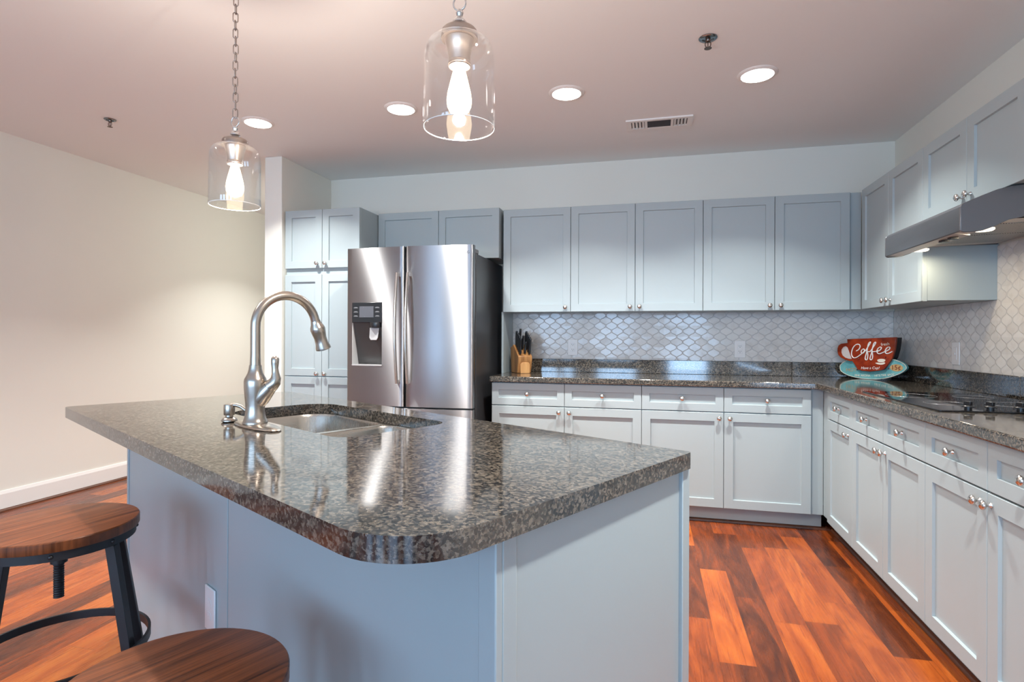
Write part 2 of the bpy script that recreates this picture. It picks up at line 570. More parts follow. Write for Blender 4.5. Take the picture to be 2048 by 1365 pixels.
for i, (a, b) in enumerate(WINS):
    g = G()
    for q in ((a, a + 0.05, WZ0, WZ1), (b - 0.05, b, WZ0, WZ1), (a + 0.05, b - 0.05, WZ0, WZ0 + 0.05), (a + 0.05, b - 0.05, WZ1 - 0.05, WZ1),
              (a + 0.05, b - 0.05, 1.28, 1.32)):
        g.box(q[0], q[1], YR - 0.08, YR - 0.03, q[2], q[3])
    w = struct('window_%d' % (i + 1), g, 'trimwhite')
    obj('pane', G().box(a + 0.05, b - 0.05, YR - 0.058, YR - 0.052, WZ0 + 0.05, WZ1 - 0.05), 'pane', w)
g = G().loft([[(XL, y, 0), (XL + 0.016, y, 0), (XL + 0.016, y, 0.115), (XL + 0.009, y, 0.135), (XL, y, 0.137)] for y in (YR, 7.0)])
struct('baseboard_left', g, 'trimwhite')


def quarter(p0, p1, nrm, r=0.017):
    """quarter-round moulding on the floor from p0 to p1, bulging along nrm"""
    prof = [(0, 0), (r, 0)] + [(r * math.cos(a), r * math.sin(a)) for a in (0.4, 0.8, 1.2)] + [(0, r)]
    return [[(p[0] + nrm[0] * d, p[1] + nrm[1] * d, z + 0.0005) for d, z in prof] for p in (p0, p1)]


struct('trim_1', G().loft(quarter((XL + 0.0165, YR), (XL + 0.0165, 7.0), (1, 0))), 'shoe', smooth=50)


# ================================================================== CABINETS
def door_mesh(w, h, st=0.056, rec=0.010, t=0.02, name='door'):
    """shaker front: origin lower left of the front face, y into the cabinet"""
    c = 0.0015
    g = G()
    o = [(c, c), (w - c, c), (w - c, h - c), (c, h - c)]
    a, b = st, min(st, h * 0.36)
    i = [(a, b), (w - a, b), (w - a, h - b), (a, h - b)]
    k = 0.0022
    j = [(a + k, b + k), (w - a - k, b + k), (w - a - k, h - b - k), (a + k, h - b - k)]
    e = 0.0018
    loops = [[(x, t, z) for x, z in o], [(x, e, z) for x, z in o],
             [(x + (e if x < w / 2 else -e), 0, z + (e if z < h / 2 else -e)) for x, z in o],
             [(x, 0, z) for x, z in i], [(x, rec, z) for x, z in j]]
    g.loft(loops)
    return g.mesh(name, M['paint'])


KN = G().lathe([(0.0085, 0), (0.0085, 0.003), (0.0052, 0.006), (0.0050, 0.013), (0.0075, 0.0165), (0.0125, 0.0185), (0.0152, 0.0215),
                (0.0155, 0.0245), (0.0138, 0.0285), (0.0095, 0.0315), (0.004, 0.033), (0, 0.0333)], 24,
               Matrix.Rotation(PI / 2, 4, 'X')).mesh('knob', M['knob'], 60)


def cabinet(name, label, cat, loc, rz, boxes, fronts, group=None, extra=None):
    """boxes: body boxes (x0,x1,y0,y1,z0,z1); fronts: (kind,x0,x1,z0,z1,knob xz or None)"""
    root = thing(name, label, cat, loc, rz, group)
    g = G()
    for b in boxes:
        g.box(*b)
    obj('body', g, 'paint', root, bevel=0.001, seg=1)
    for kind, x0, x1, z0, z1, kn in fronts:
        d = put(kind, door_mesh(x1 - x0, z1 - z0, 0.05 if kind == 'drawer_front' else 0.056, name=kind), root, (x0, 0, z0))
        if kn:
            put('knob', KN, d, (kn[0] - x0, 0, kn[1] - z0))
    return root


UZ0, UZ1 = 1.373, 2.144
yU = 4.10
dU = YB - yU - 0.002


def upper(label, x0, x1, doors, knobs, fill=0.0, end_panel=False):
    w = x1 - x0
    fr = []
    for (a, b), k in zip(doors, knobs):
        fr.append(('door', a - x0, b - x0, UZ0, UZ1, (k - x0, 1.407)))
    r = cabinet('wall_cabinet', label, 'cabinet', (x0, yU, 0), 0, [(0.0005, w - 0.0005 + fill, 0.0205, dU, UZ0 + 0.004, UZ1)], fr, 'wall cabinets along the back wall')
    if end_panel:
        obj('end_panel', G().box(-0.015, 0.0, 0.02, dU, 0.9145, UZ0 + 0.003), 'paint', r)
    return r


upper('grey blue single door wall cabinet beside the fridge above the knife block', -1.0724, -0.5629, [(-1.0724, -0.5629)], [-0.6], end_panel=True)
upper('grey blue double door wall cabinet, middle of the three on the back wall', -0.5629, 0.3573, [(-0.5629, -0.1019), (-0.1019, 0.3573)], [-0.137, -0.071])
upper('grey blue double door wall cabinet reaching the right corner above the coffee sign', 0.3573, 1.2717,
      [(0.3573, 0.8164), (0.8164, 1.2717)], [0.783, 0.851], fill=0.0715)
# right run (front faces -x): local x runs towards -y
xU = 1.3236
RZ = -PI / 2
ofs = lambda y0: (lambda y: y0 - y)
f = ofs(4.0553)
cabinet('wall_cabinet', 'grey blue narrow double door wall cabinet on the right wall, left of the hood', 'cabinet', (xU, 4.0553, 0), RZ,
        [(-0.043, f(3.2203) - 0.0005, 0.0205, XR - xU - 0.002, UZ0 + 0.004, UZ1), (0.0, 0.012, 0.0205, 0.03, UZ0, UZ1)],
        [('door', 0, f(3.64), UZ0, UZ1, (f(3.64) - 0.033, 1.407)), ('door', f(3.64), f(3.2203), UZ0, UZ1, (f(3.64) + 0.033, 1.407))])
f = ofs(3.2203)
HZ = 1.768
cabinet('wall_cabinet', 'grey blue short double door wall cabinet above the range hood', 'cabinet', (xU, 3.2203, 0), RZ,
        [(0.0005, 0.80, 0.0205, XR - xU - 0.002, HZ + 0.002, UZ1)],
        [('door', 0, 0.4, HZ, UZ1, (0.4 - 0.033, HZ + 0.036)), ('door', 0.4, 0.8, HZ, UZ1, (0.4 + 0.033, HZ + 0.036))])
# over the fridge
cabinet('wall_cabinet', 'grey blue short double door cabinet above the fridge', 'cabinet', (-2.0755, 4.05, 0), 0,
        [(0.0005, 0.985, 0.0205, YB - 4.05 - 0.002, 1.779, 2.153)],
        [('door', 0, 0.504, 1.776, 2.153, None), ('door', 0.504, 0.9855, 1.776, 2.153, None)])
# pantry
x0 = -2.7059
px = lambda x: x - x0
cabinet('pantry_cabinet', 'tall grey blue pantry cabinet with six doors left of the fridge', 'pantry', (x0, 3.7655, 0), 0,
        [(0.0005, 0.6265, 0.0205, YB - 3.7655 - 0.002, 0.1, 2.1425), (0.0005, 0.6265, 0.08, YB - 3.7655 - 0.002, 0.0, 0.1)],
        [('door', 0, px(-2.3896), 1.699, 2.1425, (px(-2.426), 1.736)), ('door', px(-2.3896), 0.627, 1.699, 2.1425, (px(-2.356), 1.735)),
         ('door', 0, px(-2.3896), 0.887, 1.655, (px(-2.424), 0.907)), ('door', px(-2.3896), 0.627, 0.887, 1.655, (px(-2.358), 0.907)),
         ('door', 0, px(-2.3896), 0.105, 0.883, None), ('door', px(-2.3896), 0.627, 0.105, 0.883, None)])

# ---- base cabinets
yB = 3.7951
xB = 1.0188
BZ0, BZG, BZT = 0.103, 0.713, 0.871


def base(label, loc, rz, splits, knobs_d, depth, fill0=0.0, fill1=0.0, toe=0.06, group=None, shoe_pts=None):
    w = splits[-1]
    fr = []
    for a, b, k in zip(splits, splits[1:], knobs_d):
        fr.append(('drawer_front', a, b, BZG + 0.0015, BZT, ((a + b) / 2, 0.795)))
        fr.append(('door', a, b, BZ0, BZG - 0.0015, (k, 0.676)))
    r = cabinet('base_cabinet', label, 'cabinet', loc, rz,
                [(0.0005 - fill0, w - 0.0005 + fill1, 0.0205, depth, 0.1, 0.8745)], fr, group)
    obj('toe_board', G().box(0.0005 - fill0, w - 0.0005 + fill1, toe, toe + 0.016, 0.0, 0.0995), 'paint', r)
    return r


dB = YB - yB - 0.002
b0 = -1.0724
base('pale blue double base cabinet beside the fridge, left of the back run', (b0, yB, 0), 0, [0, 0.5124, 1.0228], [0.476, 0.547], dB)
base('pale blue double base cabinet at the right end of the back run', (-0.0496, yB, 0), 0, [0, 0.5091, 1.0165], [0.4795, 0.5435], dB, fill1=0.0718)
dR = XR - xB - 0.002
base('pale blue narrow single base cabinet in the inner corner of the right run', (xB, 3.6675, 0), RZ, [0, 0.4226], [0.363], dR, fill0=0.1475, toe=0.082)
base('pale blue double base cabinet under the far half of the cooktop', (xB, 3.2449, 0), RZ, [0, 0.3935, 0.7909], [0.36, 0.42], dR, toe=0.082)
base('pale blue double base cabinet nearest the camera on the right run', (xB, 2.454, 0), RZ, [0, 0.4055, 0.811], [0.37, 0.428], dR, toe=0.082)
struct('trim_2', G().loft(quarter((b0, yB + 0.0595), (xB + 0.0655, yB + 0.0595), (0, -1))), 'shoe', smooth=50)
struct('trim_3', G().loft(quarter((xB + 0.0815, yB + 0.04), (xB + 0.0815, 1.643), (-1, 0))), 'shoe', smooth=50)

# ================================================================== WORKTOP
wt = thing('granite_worktop', 'dark speckled granite worktop running along the back and right walls', 'worktop', (0, 0, 0.8755))
cx, cy = xB - 0.028, yB - 0.028
poly = [(-1.083, cy), (cx - 0.012, cy), (cx - 0.004, cy - 0.004), (cx, cy - 0.012), (cx, 1.64), (XR - 0.001, 1.64), (XR - 0.001, YB - 0.001), (-1.083, YB - 0.001)]
obj('slab', flatfill(poly, [], 0, 0.0385), 'granite', wt, bevel=0.006, seg=3)
for q in ((-1.0715, 0.9915, YB - 0.021, YB - 0.0015), (0.9925, XR - 0.022, YB - 0.021, YB - 0.0015), (XR - 0.021, XR - 0.0015, 3.02, YB - 0.0015), (XR - 0.021, XR - 0.0015, 1.64, 3.019)):
    obj('upstand', G().box(q[0], q[1], q[2], q[3], 0.0387, 0.1405), 'granite', wt, bevel=0.002, seg=1)

# ================================================================== TILES
tag(obj('tile_backsplash', G().box(-1.0715, XR - 0.0085, YB - 0.0085, YB - 0.0005, 1.0165, UZ0 + 0.003), 'tile_x'),
    'glossy white lantern tile backsplash along the back wall', 'backsplash')
g = G().box(XR - 0.008, XR - 0.0005, 3.2203, YB - 0.009, 1.0165, UZ0 + 0.003)
g.box(XR - 0.008, XR - 0.0005, 1.64, 3.2200, 1.0165, 1.64)
tag(obj('tile_backsplash', g, 'tile_y'), 'white lantern tile backsplash on the right wall behind the cooktop', 'backsplash')


# ================================================================== OUTLETS
def outlet(label, loc, rz, w=0.078, h=0.126, switch=False, slots='slot', decora=True):
    r = thing('light_switch' if switch else 'wall_outlet', label, 'switch' if switch else 'outlet', loc, rz)
    obj('plate', G().box(-w / 2, w / 2, -0.006, 0, -h / 2, h / 2), 'plate', r, bevel=0.0025)
    if switch:
        p = obj('rocker', G().box(-0.0165, 0.0165, -0.0085, -0.006, -0.0335, 0.0335), 'plate', r, bevel=0.001)
        obj('slider', G().box(-0.004, 0.004, -0.0115, -0.0085, -0.008, 0.004), 'plate', p)
        return r
    if decora:
        obj('insert', G().box(-0.0168, 0.0168, -0.008, -0.006, -0.0338, 0.0338), 'plate', r, bevel=0.0008)
    for s in (-1, 1):
        f = obj('receptacle', G().prism(rrect(-0.0135, 0.0135, -0.0115, 0.0115, 0.006), 0, 0.0012, Matrix.Translation((0, -0.008 if decora else -0.006, 0.0195 * s)) @ UPRIGHT), 'plate', r)
        g = G()
        y = -0.0094 if decora else -0.0074
        for xx in (-0.0062, 0.0062):
            g.box(xx - 0.0012, xx + 0.0012, y - 0.0002, y + 0.0003, 0.0195 * s + 0.001, 0.0195 * s + 0.008)
        g.cyl((0, y - 0.0002, 0.0195 * s - 0.0055), (0, y + 0.0003, 0.0195 * s - 0.0055), 0.0024, n=10)
        obj('slots', g, slots, f)
    return r


outlet('white duplex outlet on the tiles right of the knife block', (-0.5865, YB - 0.0085, 1.108), 0)
outlet('white duplex outlet on the back tiles left of the coffee sign', (0.6435, YB - 0.0085, 1.104), 0)
outlet('white dimmer switch plate on the right wall tiles behind the coffee sign', (XR - 0.008, 3.593, 1.106), RZ, switch=True)

# ================================================================== FRIDGE
FX0, FX1, FY = -2.062, -1.137, 3.535
fr = thing('refrigerator', 'stainless french door refrigerator with ice dispenser, black sides', 'fridge', ((FX0 + FX1) / 2, FY, 0))
fc = (FX0 + FX1) / 2
W2 = (FX1 - FX0) / 2
obj('body', G().box(-W2 + 0.008, W2 - 0.004, 0.11, 0.80, 0.03, 1.752), 'case', fr, bevel=0.004)
for sx in (-1, 1):
    for yy in (0.15, 0.72):
        obj('foot', G().box(sx * 0.36 - 0.03, sx * 0.36 + 0.03, yy - 0.03, yy + 0.03, 0.0, 0.03), 'blackp', fr)
for sx in (-1, 1):
    obj('hinge_cover', G().box(sx * (W2 - 0.055) - 0.05, sx * (W2 - 0.055) + 0.05, 0.05, 0.17, 1.752, 1.785), 'greyp', fr, bevel=0.006)


def bow(x):
    return 0.026 * (x / W2) ** 2


def front_panel(name, xa, xb, za, zb, rec=None, th=0.072):
    """convex door; rec = (x0,x1,z0,z1,depth_top,depth_bottom) cuts a dispenser niche"""
    rr = 0.012
    xs = [xa, xa + 0.0015, xa + 0.005, xa + rr] + [xa + rr + (xb - xa - 2 * rr) * k / 14 for k in range(1, 14)] + [xb - rr, xb - 0.005, xb - 0.0015, xb]
    if rec:
        xs = sorted([x for x in xs if min(abs(x - rec[0]), abs(x - rec[1])) > 0.004] + [rec[0], rec[1]])

    def fy(x):
        e = min(x - xa, xb - x)
        return bow(x) + (rr - math.sqrt(max(0, rr * rr - (rr - e) ** 2)) if e < rr else 0)
    zs = [za, zb] if not rec else [za, rec[2], rec[3], zb]
    g = G()
    n = len(xs)
    vs = [(x, fy(x), z) for z in zs for x in xs]
    fs = []
    for k in range(len(zs) - 1):
        for i in range(n - 1):
            if rec and k == 1 and rec[0] - 1e-6 <= xs[i] and xs[i + 1] <= rec[1] + 1e-6:
                continue
            fs.append((k * n + i, k * n + i + 1, (k + 1) * n + i + 1, (k + 1) * n + i))
    g.add(vs, fs)
    top = [(x, fy(x), zb) for x in xs] + [(xb, th, zb), (xa, th, zb)]
    bot = [(x, fy(x), za) for x in xs] + [(xb, th, za), (xa, th, za)]
    g.add(top, [tuple(range(len(top)))])
    g.add(bot, [tuple(range(len(bot)))[::-1]])
    for x in (xa, xb):
        g.add([(x, bow(x) + rr, z) for z in zs] + [(x, th, z) for z in zs[::-1]], [tuple(range(2 * len(zs)))])
    holes = [(xa, xb, za, zb)] if not rec else [(xa, rec[0], za, zb), (rec[1], xb, za, zb), (rec[0], rec[1], za, rec[2]), (rec[0], rec[1], rec[3], zb)]
    for q in holes:
        g.add([(q[0], th, q[2]), (q[1], th, q[2]), (q[1], th, q[3]), (q[0], th, q[3])], [(0, 1, 2, 3)])
    o = obj(name, g, 'steel', fr, smooth=35)
    return o


dx = lambda x: x - fc
SP = dx(-1.6125)
dl = front_panel('door', -W2, SP - 0.006, 0.712, 1.800, (dx(-2.018), dx(-1.783), 0.988, 1.423))
dr = front_panel('door', SP + 0.006, W2, 0.712, 1.800)
fz = front_panel('freezer_drawer', -W2, W2, 0.08, 0.700)
# dispenser
rx0, rx1, rz0, rz1 = dx(-2.018), dx(-1.783), 0.988, 1.423
yb0, yb1 = bow(rx0), bow(rx1)
zc = 1.283
dp = obj('control_panel', G().add([(rx0, yb0 - 0.003, zc), (rx1, yb1 - 0.003, zc), (rx1, yb1 - 0.003, rz1), (rx0, yb0 - 0.003, rz1),
                                   (rx0, yb0 + 0.05, zc), (rx1, yb1 + 0.05, zc), (rx1, yb1 + 0.05, rz1), (rx0, yb0 + 0.05, rz1)],
                                  [(0, 1, 2, 3), (4, 7, 6, 5), (0, 4, 5, 1), (3, 2, 6, 7), (0, 3, 7, 4), (1, 5, 6, 2)]), 'blackp', dl, bevel=0.003)
ang = math.atan2(yb1 - yb0, rx1 - rx0)
PM = Matrix.Translation((rx0, yb0 - 0.0032, zc)) @ Matrix.Rotation(ang, 4, 'Z')
obj('screen', G().box(0.060, 0.172, -0.001, 0.002, 0.036, 0.113, PM), 'screen', dp)
for xx in (0.014, 0.184):
    for zz in (0.042, 0.071, 0.100):
        obj('button_mark', G().box(xx, xx + 0.034, -0.0006, 0.001, zz, zz + 0.0045, PM).box(xx + 0.006, xx + 0.028, -0.0006, 0.001, zz + 0.0035, zz + 0.0085, PM), 'print', dp)
for xx, zz in ((0.09, 0.105), (0.1, 0.04)):
    obj('status_icon', G().box(xx, xx + 0.003, -0.0014, 0.001, zz, zz + 0.003, PM), 'print', dp)
# niche: the back slopes away towards the bottom
t0, t1 = 0.012, 0.086
g = G().add([(rx0, yb0, rz0), (rx0 + 0.004, yb0 + t1, rz0), (rx0 + 0.004, yb0 + t0, zc), (rx0, yb0, zc),
             (rx1, yb1, rz0), (rx1 - 0.004, yb1 + t1, rz0), (rx1 - 0.004, yb1 + t0, zc), (rx1, yb1, zc)],
            [(1, 5, 6, 2)])
quad = lambda *ix: G().add([g.v[i] for i in ix], [(0, 1, 2, 3)])
obj('niche_back', quad(1, 5, 6, 2), 'niche', dl)
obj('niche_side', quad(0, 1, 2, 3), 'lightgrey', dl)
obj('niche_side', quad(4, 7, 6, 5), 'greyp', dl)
obj('drip_tray', G().add([(rx0, yb0 - 0.003, rz0 - 0.003), (rx1, yb1 - 0.003, rz0 - 0.003), (rx1, yb1 - 0.003, rz0 + 0.006), (rx0, yb0 - 0.003, rz0 + 0.006),
                          (rx0, yb0 + t1, rz0 - 0.003), (rx1, yb1 + t1, rz0 - 0.003), (rx1, yb1 + t1, rz0 + 0.003), (rx0, yb0 + t1, rz0 + 0.003)],
                         [(0, 1, 2, 3), (4, 7, 6, 5), (0, 4, 5, 1), (3, 2, 6, 7), (0, 3, 7, 4), (1, 5, 6, 2)]), 'lightgrey', dl)
mx_ = dx(-1.848)
obj('spout', G().lathe([(0.048, 1.284), (0.05, 1.272), (0.045, 1.25), (0.03, 1.245)], 20, Matrix.Translation((mx_ + 0.01, bow(mx_) + 0.03, 0))), 'blackp', dl, smooth=40)
obj('paddle', G().loft([[(mx_ - 0.034, bow(mx_) + 0.012, 1.248), (mx_ + 0.036, bow(mx_) + 0.010, 1.248), (mx_ + 0.036, bow(mx_) + 0.02, 1.248), (mx_ - 0.034, bow(mx_) + 0.02, 1.248)],
                        [(mx_ - 0.036, bow(mx_) + 0.008, 1.18), (mx_ + 0.030, bow(mx_) + 0.006, 1.18), (mx_ + 0.030, bow(mx_) + 0.016, 1.18), (mx_ - 0.036, bow(mx_) + 0.016, 1.18)],
                        [(mx_ - 0.026, bow(mx_) + 0.008, 1.162), (mx_ + 0.020, bow(mx_) + 0.006, 1.162), (mx_ + 0.020, bow(mx_) + 0.016, 1.162), (mx_ - 0.026, bow(mx_) + 0.016, 1.162)]]), 'lightgrey', dl, bevel=0.002)


def handle(xc, side, parent):
    pts, n = [], 17
    za, zb = 0.872, 1.618
    for k in range(n):
        q = k / (n - 1)
        s_ = math.sin(PI * q)
        pts.append((xc + side * 0.0, -0.028 - 0.034 * s_ + bow(xc), za + (zb - za) * q))
    g = G().tube(pts, 0.0125, 14, flat=(1.0, 0.8))
    for z in (za + 0.012, zb - 0.012):
        g.box(xc - 0.009, xc + 0.009, bow(xc) - 0.03, bow(xc) + 0.004, z - 0.011, z + 0.011)
    obj('handle', g, 'knob', parent, smooth=50)


handle(SP - 0.045, -1, dl)
handle(SP + 0.033, 1, dr)
a = math.atan2(bow(dx(-1.165)) - bow(dx(-1.27)), 0.105)
text('lettering', 'SAMSUNG', 0.0245, 'logo', dr, Matrix.Translation((dx(-1.277), bow(dx(-1.277)) - 0.0006, 1.741)) @ Matrix.Rotation(a, 4, 'Z') @ UPRIGHT, 0.0004, 1.06)
g = G().box(-W2 + 0.01, W2 - 0.01, 0.03, 0.1095, 0.03, rz0 - 0.01).box(-W2 + 0.01, W2 - 0.01, 0.03, 0.1095, rz1, 1.752).box(rx1 + 0.005, W2 - 0.01, 0.03, 0.1095, rz0 - 0.01, rz1).box(-W2 + 0.01, rx0 - 0.005, 0.03, 0.1095, rz0 - 0.01, rz1)
obj('gasket', g, 'blackp', fr)

# ================================================================== ISLAND
IL = (-2.17, 1.683, 0)
IR = math.radians(-28.9)
isl = thing('island_cabinet', 'pale blue kitchen island base with plain panels under the granite top', 'island', IL, IR)
bx0, bx1, by0, by1 = 0.016, 2.102, 0.205, 0.85
g = G()
g.box(bx0 + 0.02, bx1 - 0.02, by0 + 0.012, by0 + 0.03, 0.0, 0.875)
g.box(bx0 + 0.02, bx1 - 0.02, by1 - 0.03, by1 - 0.012, 0.0, 0.875)
g.box(bx0 + 0.002, bx0 + 0.02, by0 + 0.012, by1 - 0.012, 0.0, 0.875)
g.box(bx1 - 0.02, bx1 - 0.006, by0 + 0.012, by1 - 0.012, 0.0, 0.875)
g.box(bx0 + 0.02, bx1 - 0.02, by0 + 0.03, by1 - 0.03, 0.0, 0.1)
obj('body', g, 'paint', isl)
obj('front_panel', G().box(bx0 + 0.022, 1.0415, by0, by0 + 0.0119, 0.0, 0.8752), 'paint', isl, bevel=0.002)
obj('front_panel', G().box(1.0465, 2.0645, by0, by0 + 0.0119, 0.0, 0.8752), 'paint', isl, bevel=0.002)
obj('corner_trim', G().box(bx0, bx0 + 0.0218, by0 - 0.004, by0 + 0.0119, 0.0, 0.8752), 'paint', isl, bevel=0.003)
g = G().box(2.0655, bx1 + 0.003, by0 - 0.004, by0 + 0.0119, 0.0, 0.8752)
g.box(bx1 - 0.0059, bx1 + 0.003, by0 + 0.012, by0 + 0.046, 0.0, 0.8752)
obj('corner_trim', g, 'paint', isl, bevel=0.0025)
obj('end_panel', G().box(bx1 - 0.0059, bx1, by0 + 0.047, 0.826, 0.0, 0.8752), 'paint', isl, bevel=0.001)
obj('end_post', G().box(bx1 - 0.0059, bx1 + 0.009, 0.8265, 0.862, 0.0, 0.8752), 'paint', isl, bevel=0.002)
g = G().loft([[(x, by0 - 0.0005 - d, z + 0.0005) for d, z in [(0, 0), (0.017, 0), (0.0155, 0.007), (0.011, 0.013), (0.005, 0.0165), (0, 0.017)]] for x in (bx0, bx1)])
struct_o = obj('shoe_moulding', g, 'shoe', isl, smooth=50)
o = outlet('white duplex outlet on the island front panel behind the stools', (0, 0, 0), 0, w=0.076, h=0.131, slots='plate', decora=False)
o.location = Matrix.Translation(IL) @ Matrix.Rotation(IR, 4, 'Z') @ Vector((0.925, by0 - 0.0003, 0.375))
o.rotation_euler = (0, 0, IR)

# ---- island top with the sink cut-out
def fillet(poly, radii, n=10):
    out = []
    N = len(poly)
    for i, r in enumerate(radii):
        p0, p, p1 = Vector(poly[i - 1]), Vector(poly[i]), Vector(poly[(i + 1) % N])
        if r <= 0:
            out.append(tuple(p))
            continue
        a, b = (p0 - p).normalized(), (p1 - p).normalized()
        th = a.angle(b) / 2
        d = r / math.tan(th)
        c = p + (a + b).normalized() * (r / math.sin(th))
        s, e = p + a * d - c, p + b * d - c
        a0, a1 = math.atan2(s.y, s.x), math.atan2(e.y, e.x)
        da = (a1 - a0 + PI) % (2 * PI) - PI
        out += [(c.x + r * math.cos(a0 + da * k / n), c.y + r * math.sin(a0 + da * k / n)) for k in range(n + 1)]
    return out


top = fillet([(0.0, 0.0), (2.126, 0.0), (2.120, 0.8563), (0.0129, 0.8747)], [0.03, 0.14, 0.012, 0.03], 14)
CX0, CX1, CY0, CY1 = 0.573, 1.362, 0.368, 0.756
hole = rrect(CX0, CX1, CY0, CY1, [0.11, 0.06, 0.06, 0.11], 12)
it = tag(obj('island_countertop', flatfill(top, [hole], 0.0, 0.0385), 'granite', None, bevel=0.006, seg=3, loc=(IL[0], IL[1], 0.8755), rot=(0, 0, IR)),
         'polished brown speckled granite top on the kitchen island', 'countertop')

# ---- sink
sk = thing('kitchen_sink', 'stainless double bowl sink set below the island top', 'sink', (IL[0], IL[1], 0.875), IR)


def bowl(x0, x1, y0, y1, r, depth):
    g = G()
    rs = r if isinstance(r, list) else [r] * 4

    def lp(ins, z):
        return [(x, y, z) for x, y in rrect(x0 + ins, x1 - ins, y0 + ins, y1 - ins, [max(q - ins * 0.3, 0.02) for q in rs], 10)]
    loops = [lp(0, -0.002), lp(0.004, -0.012), lp(0.008, -depth + 0.05), lp(0.014, -depth + 0.025), lp(0.03, -depth + 0.006), lp(0.06, -depth)]
    g.loft(loops, False, True)
    o = obj('bowl', g, 'sink', sk, smooth=60)
    cxx, cyy = (x0 + x1) / 2, (y0 + y1) / 2
    obj('drain', G().lathe([(0.045, -depth + 0.0005), (0.045, -depth + 0.004), (0.036, -depth + 0.005), (0.034, -depth + 0.002)], 24, Matrix.Translation((cxx, cyy, 0))), 'chrome', o, smooth=40)


DVX = 1.03
h1 = rrect(CX0 + 0.006, DVX - 0.012, CY0 + 0.006, CY1 - 0.006, [0.105, 0.05, 0.05, 0.105], 10)
h2 = rrect(DVX + 0.012, CX1 - 0.006, CY0 + 0.006, CY1 - 0.006, [0.05, 0.055, 0.055, 0.05], 10)
obj('rim', flatfill(rrect(CX0 - 0.012, CX1 + 0.012, CY0 - 0.012, CY1 + 0.012, 0.09, 10), [h1, h2], -0.0022, -0.0006), 'sink', sk)
bowl(CX0 + 0.006, DVX - 0.012, CY0 + 0.006, CY1 - 0.006, [0.105, 0.05, 0.05, 0.105], 0.21)
bowl(DVX + 0.012, CX1 - 0.006, CY0 + 0.006, CY1 - 0.006, [0.05, 0.055, 0.055, 0.05], 0.18)

# ---- faucet (spout swings along local +y, over the bowls)
ft = thing('kitchen_faucet', 'tall brushed nickel gooseneck faucet on the island', 'faucet', (*(Matrix.Translation(IL) @ Matrix.Rotation(IR, 4, 'Z') @ Vector((0.985, 0.305, 0)))[:2], 0.9145), IR)
obj('deck_plate', G().loft([[(0.02 + a * math.cos(2 * PI * i / 40), -0.003 + b * math.sin(2 * PI * i / 40), z) for i in range(40)] for a, b, z in
                            ((0.134, 0.040, 0), (0.136, 0.041, 0.003), (0.128, 0.036, 0.0065), (0.05, 0.02, 0.0085))]), 'nickel', ft, smooth=45)
prof = [(0.036, 0.008), (0.036, 0.013), (0.0335, 0.017), (0.030, 0.026), (0.0272, 0.045), (0.0275, 0.065), (0.0295, 0.09), (0.0318, 0.118), (0.0322, 0.134), (0.0305, 0.143), (0.0265, 0.150),
        (0.0215, 0.160), (0.0185, 0.172), (0.0172, 0.184)]
bd = obj('body', G().lathe(prof, 32), 'nickel', ft, smooth=50)
hd = Vector((0.80, 0.60, 0)).normalized()
P = lambda d, z: tuple(hd * d + Vector((0, 0, z)))
obj('handle_socket', G().tube([P(0.004, 0.060), P(0.018, 0.082), P(0.034, 0.104), P(0.047, 0.119)], [0.017, 0.0245, 0.0235, 0.0208], 20), 'nickel', ft, smooth=60)
obj('lever', G().tube([P(0.0475, 0.1195), P(0.054, 0.125), P(0.062, 0.134), P(0.0655, 0.146), P(0.064, 0.160), P(0.0625, 0.175), P(0.0625, 0.190), P(0.063, 0.203), P(0.0635, 0.209), P(0.0636, 0.212)],
                      [0.0206, 0.0200, 0.0180, 0.0145, 0.0108, 0.0095, 0.0112, 0.0115, 0.0085, 0.003], 18, flat=(1.0, 1.0)), 'nickel', ft, smooth=60)
pts = [(0, 0, 0.1845), (0, 0, 0.22), (0, 0, 0.26), (0, 0, 0.30)]
RA = 0.098
for k in range(1, 23):
    a = PI - (PI - 0.22) * k / 22
    pts.append((0, RA + RA * math.cos(a), 0.302 + RA * math.sin(a)))
obj('spout', G().tube(pts, [0.0155] + [0.0143] * (len(pts) - 1), 20), 'nickel', ft, smooth=60)
e = Vector(pts[-1])
d = (Vector(pts[-1]) - Vector(pts[-2])).normalized()
d = (d + Vector((0, 0.06, -0.1))).normalized()
q = lambda s: tuple(e + d * s)
sh = obj('spray_head', G().tube([q(0.0), q(0.004), q(0.012), q(0.022), q(0.030), q(0.042), q(0.06), q(0.078), q(0.092), q(0.098), q(0.0985)],
                                [0.0150, 0.0155, 0.0175, 0.0225, 0.0240, 0.0225, 0.0195, 0.0205, 0.0245, 0.0245, 0.020], 24), 'nickel', ft, smooth=50)
obj('spray_face', G().cyl(q(0.0984), q(0.100), 0.0195, n=20), 'greyp', sh)

sd = thing('soap_dispenser', 'small brushed nickel soap pump beside the faucet', 'soap dispenser', (*(Matrix.Translation(IL) @ Matrix.Rotation(IR, 4, 'Z') @ Vector((0.846, 0.283, 0)))[:2], 0.9145), IR)
obj('base', G().lathe([(0.0185, 0), (0.0235, 0.003), (0.0235, 0.007), (0.018, 0.013), (0.0115, 0.016), (0.0115, 0.022)], 24), 'nickel', sd, smooth=45)
obj('pump_head', G().lathe([(0.0155, 0.022), (0.0165, 0.024), (0.0165, 0.053), (0.0155, 0.0555), (0.010, 0.0565), (0, 0.0565)], 24), 'nickel', sd, smooth=45)
hv = Vector((0.76, 0.65, 0))
obj('nozzle', G().tube([tuple(hv * a + Vector((0, 0, z))) for a, z in ((0.006, 0.0535), (0.022, 0.053), (0.036, 0.049), (0.047, 0.041), (0.052, 0.0365))], [0.0062, 0.0062, 0.006, 0.0055, 0.0048], 14), 'nickel', sd, smooth=60)

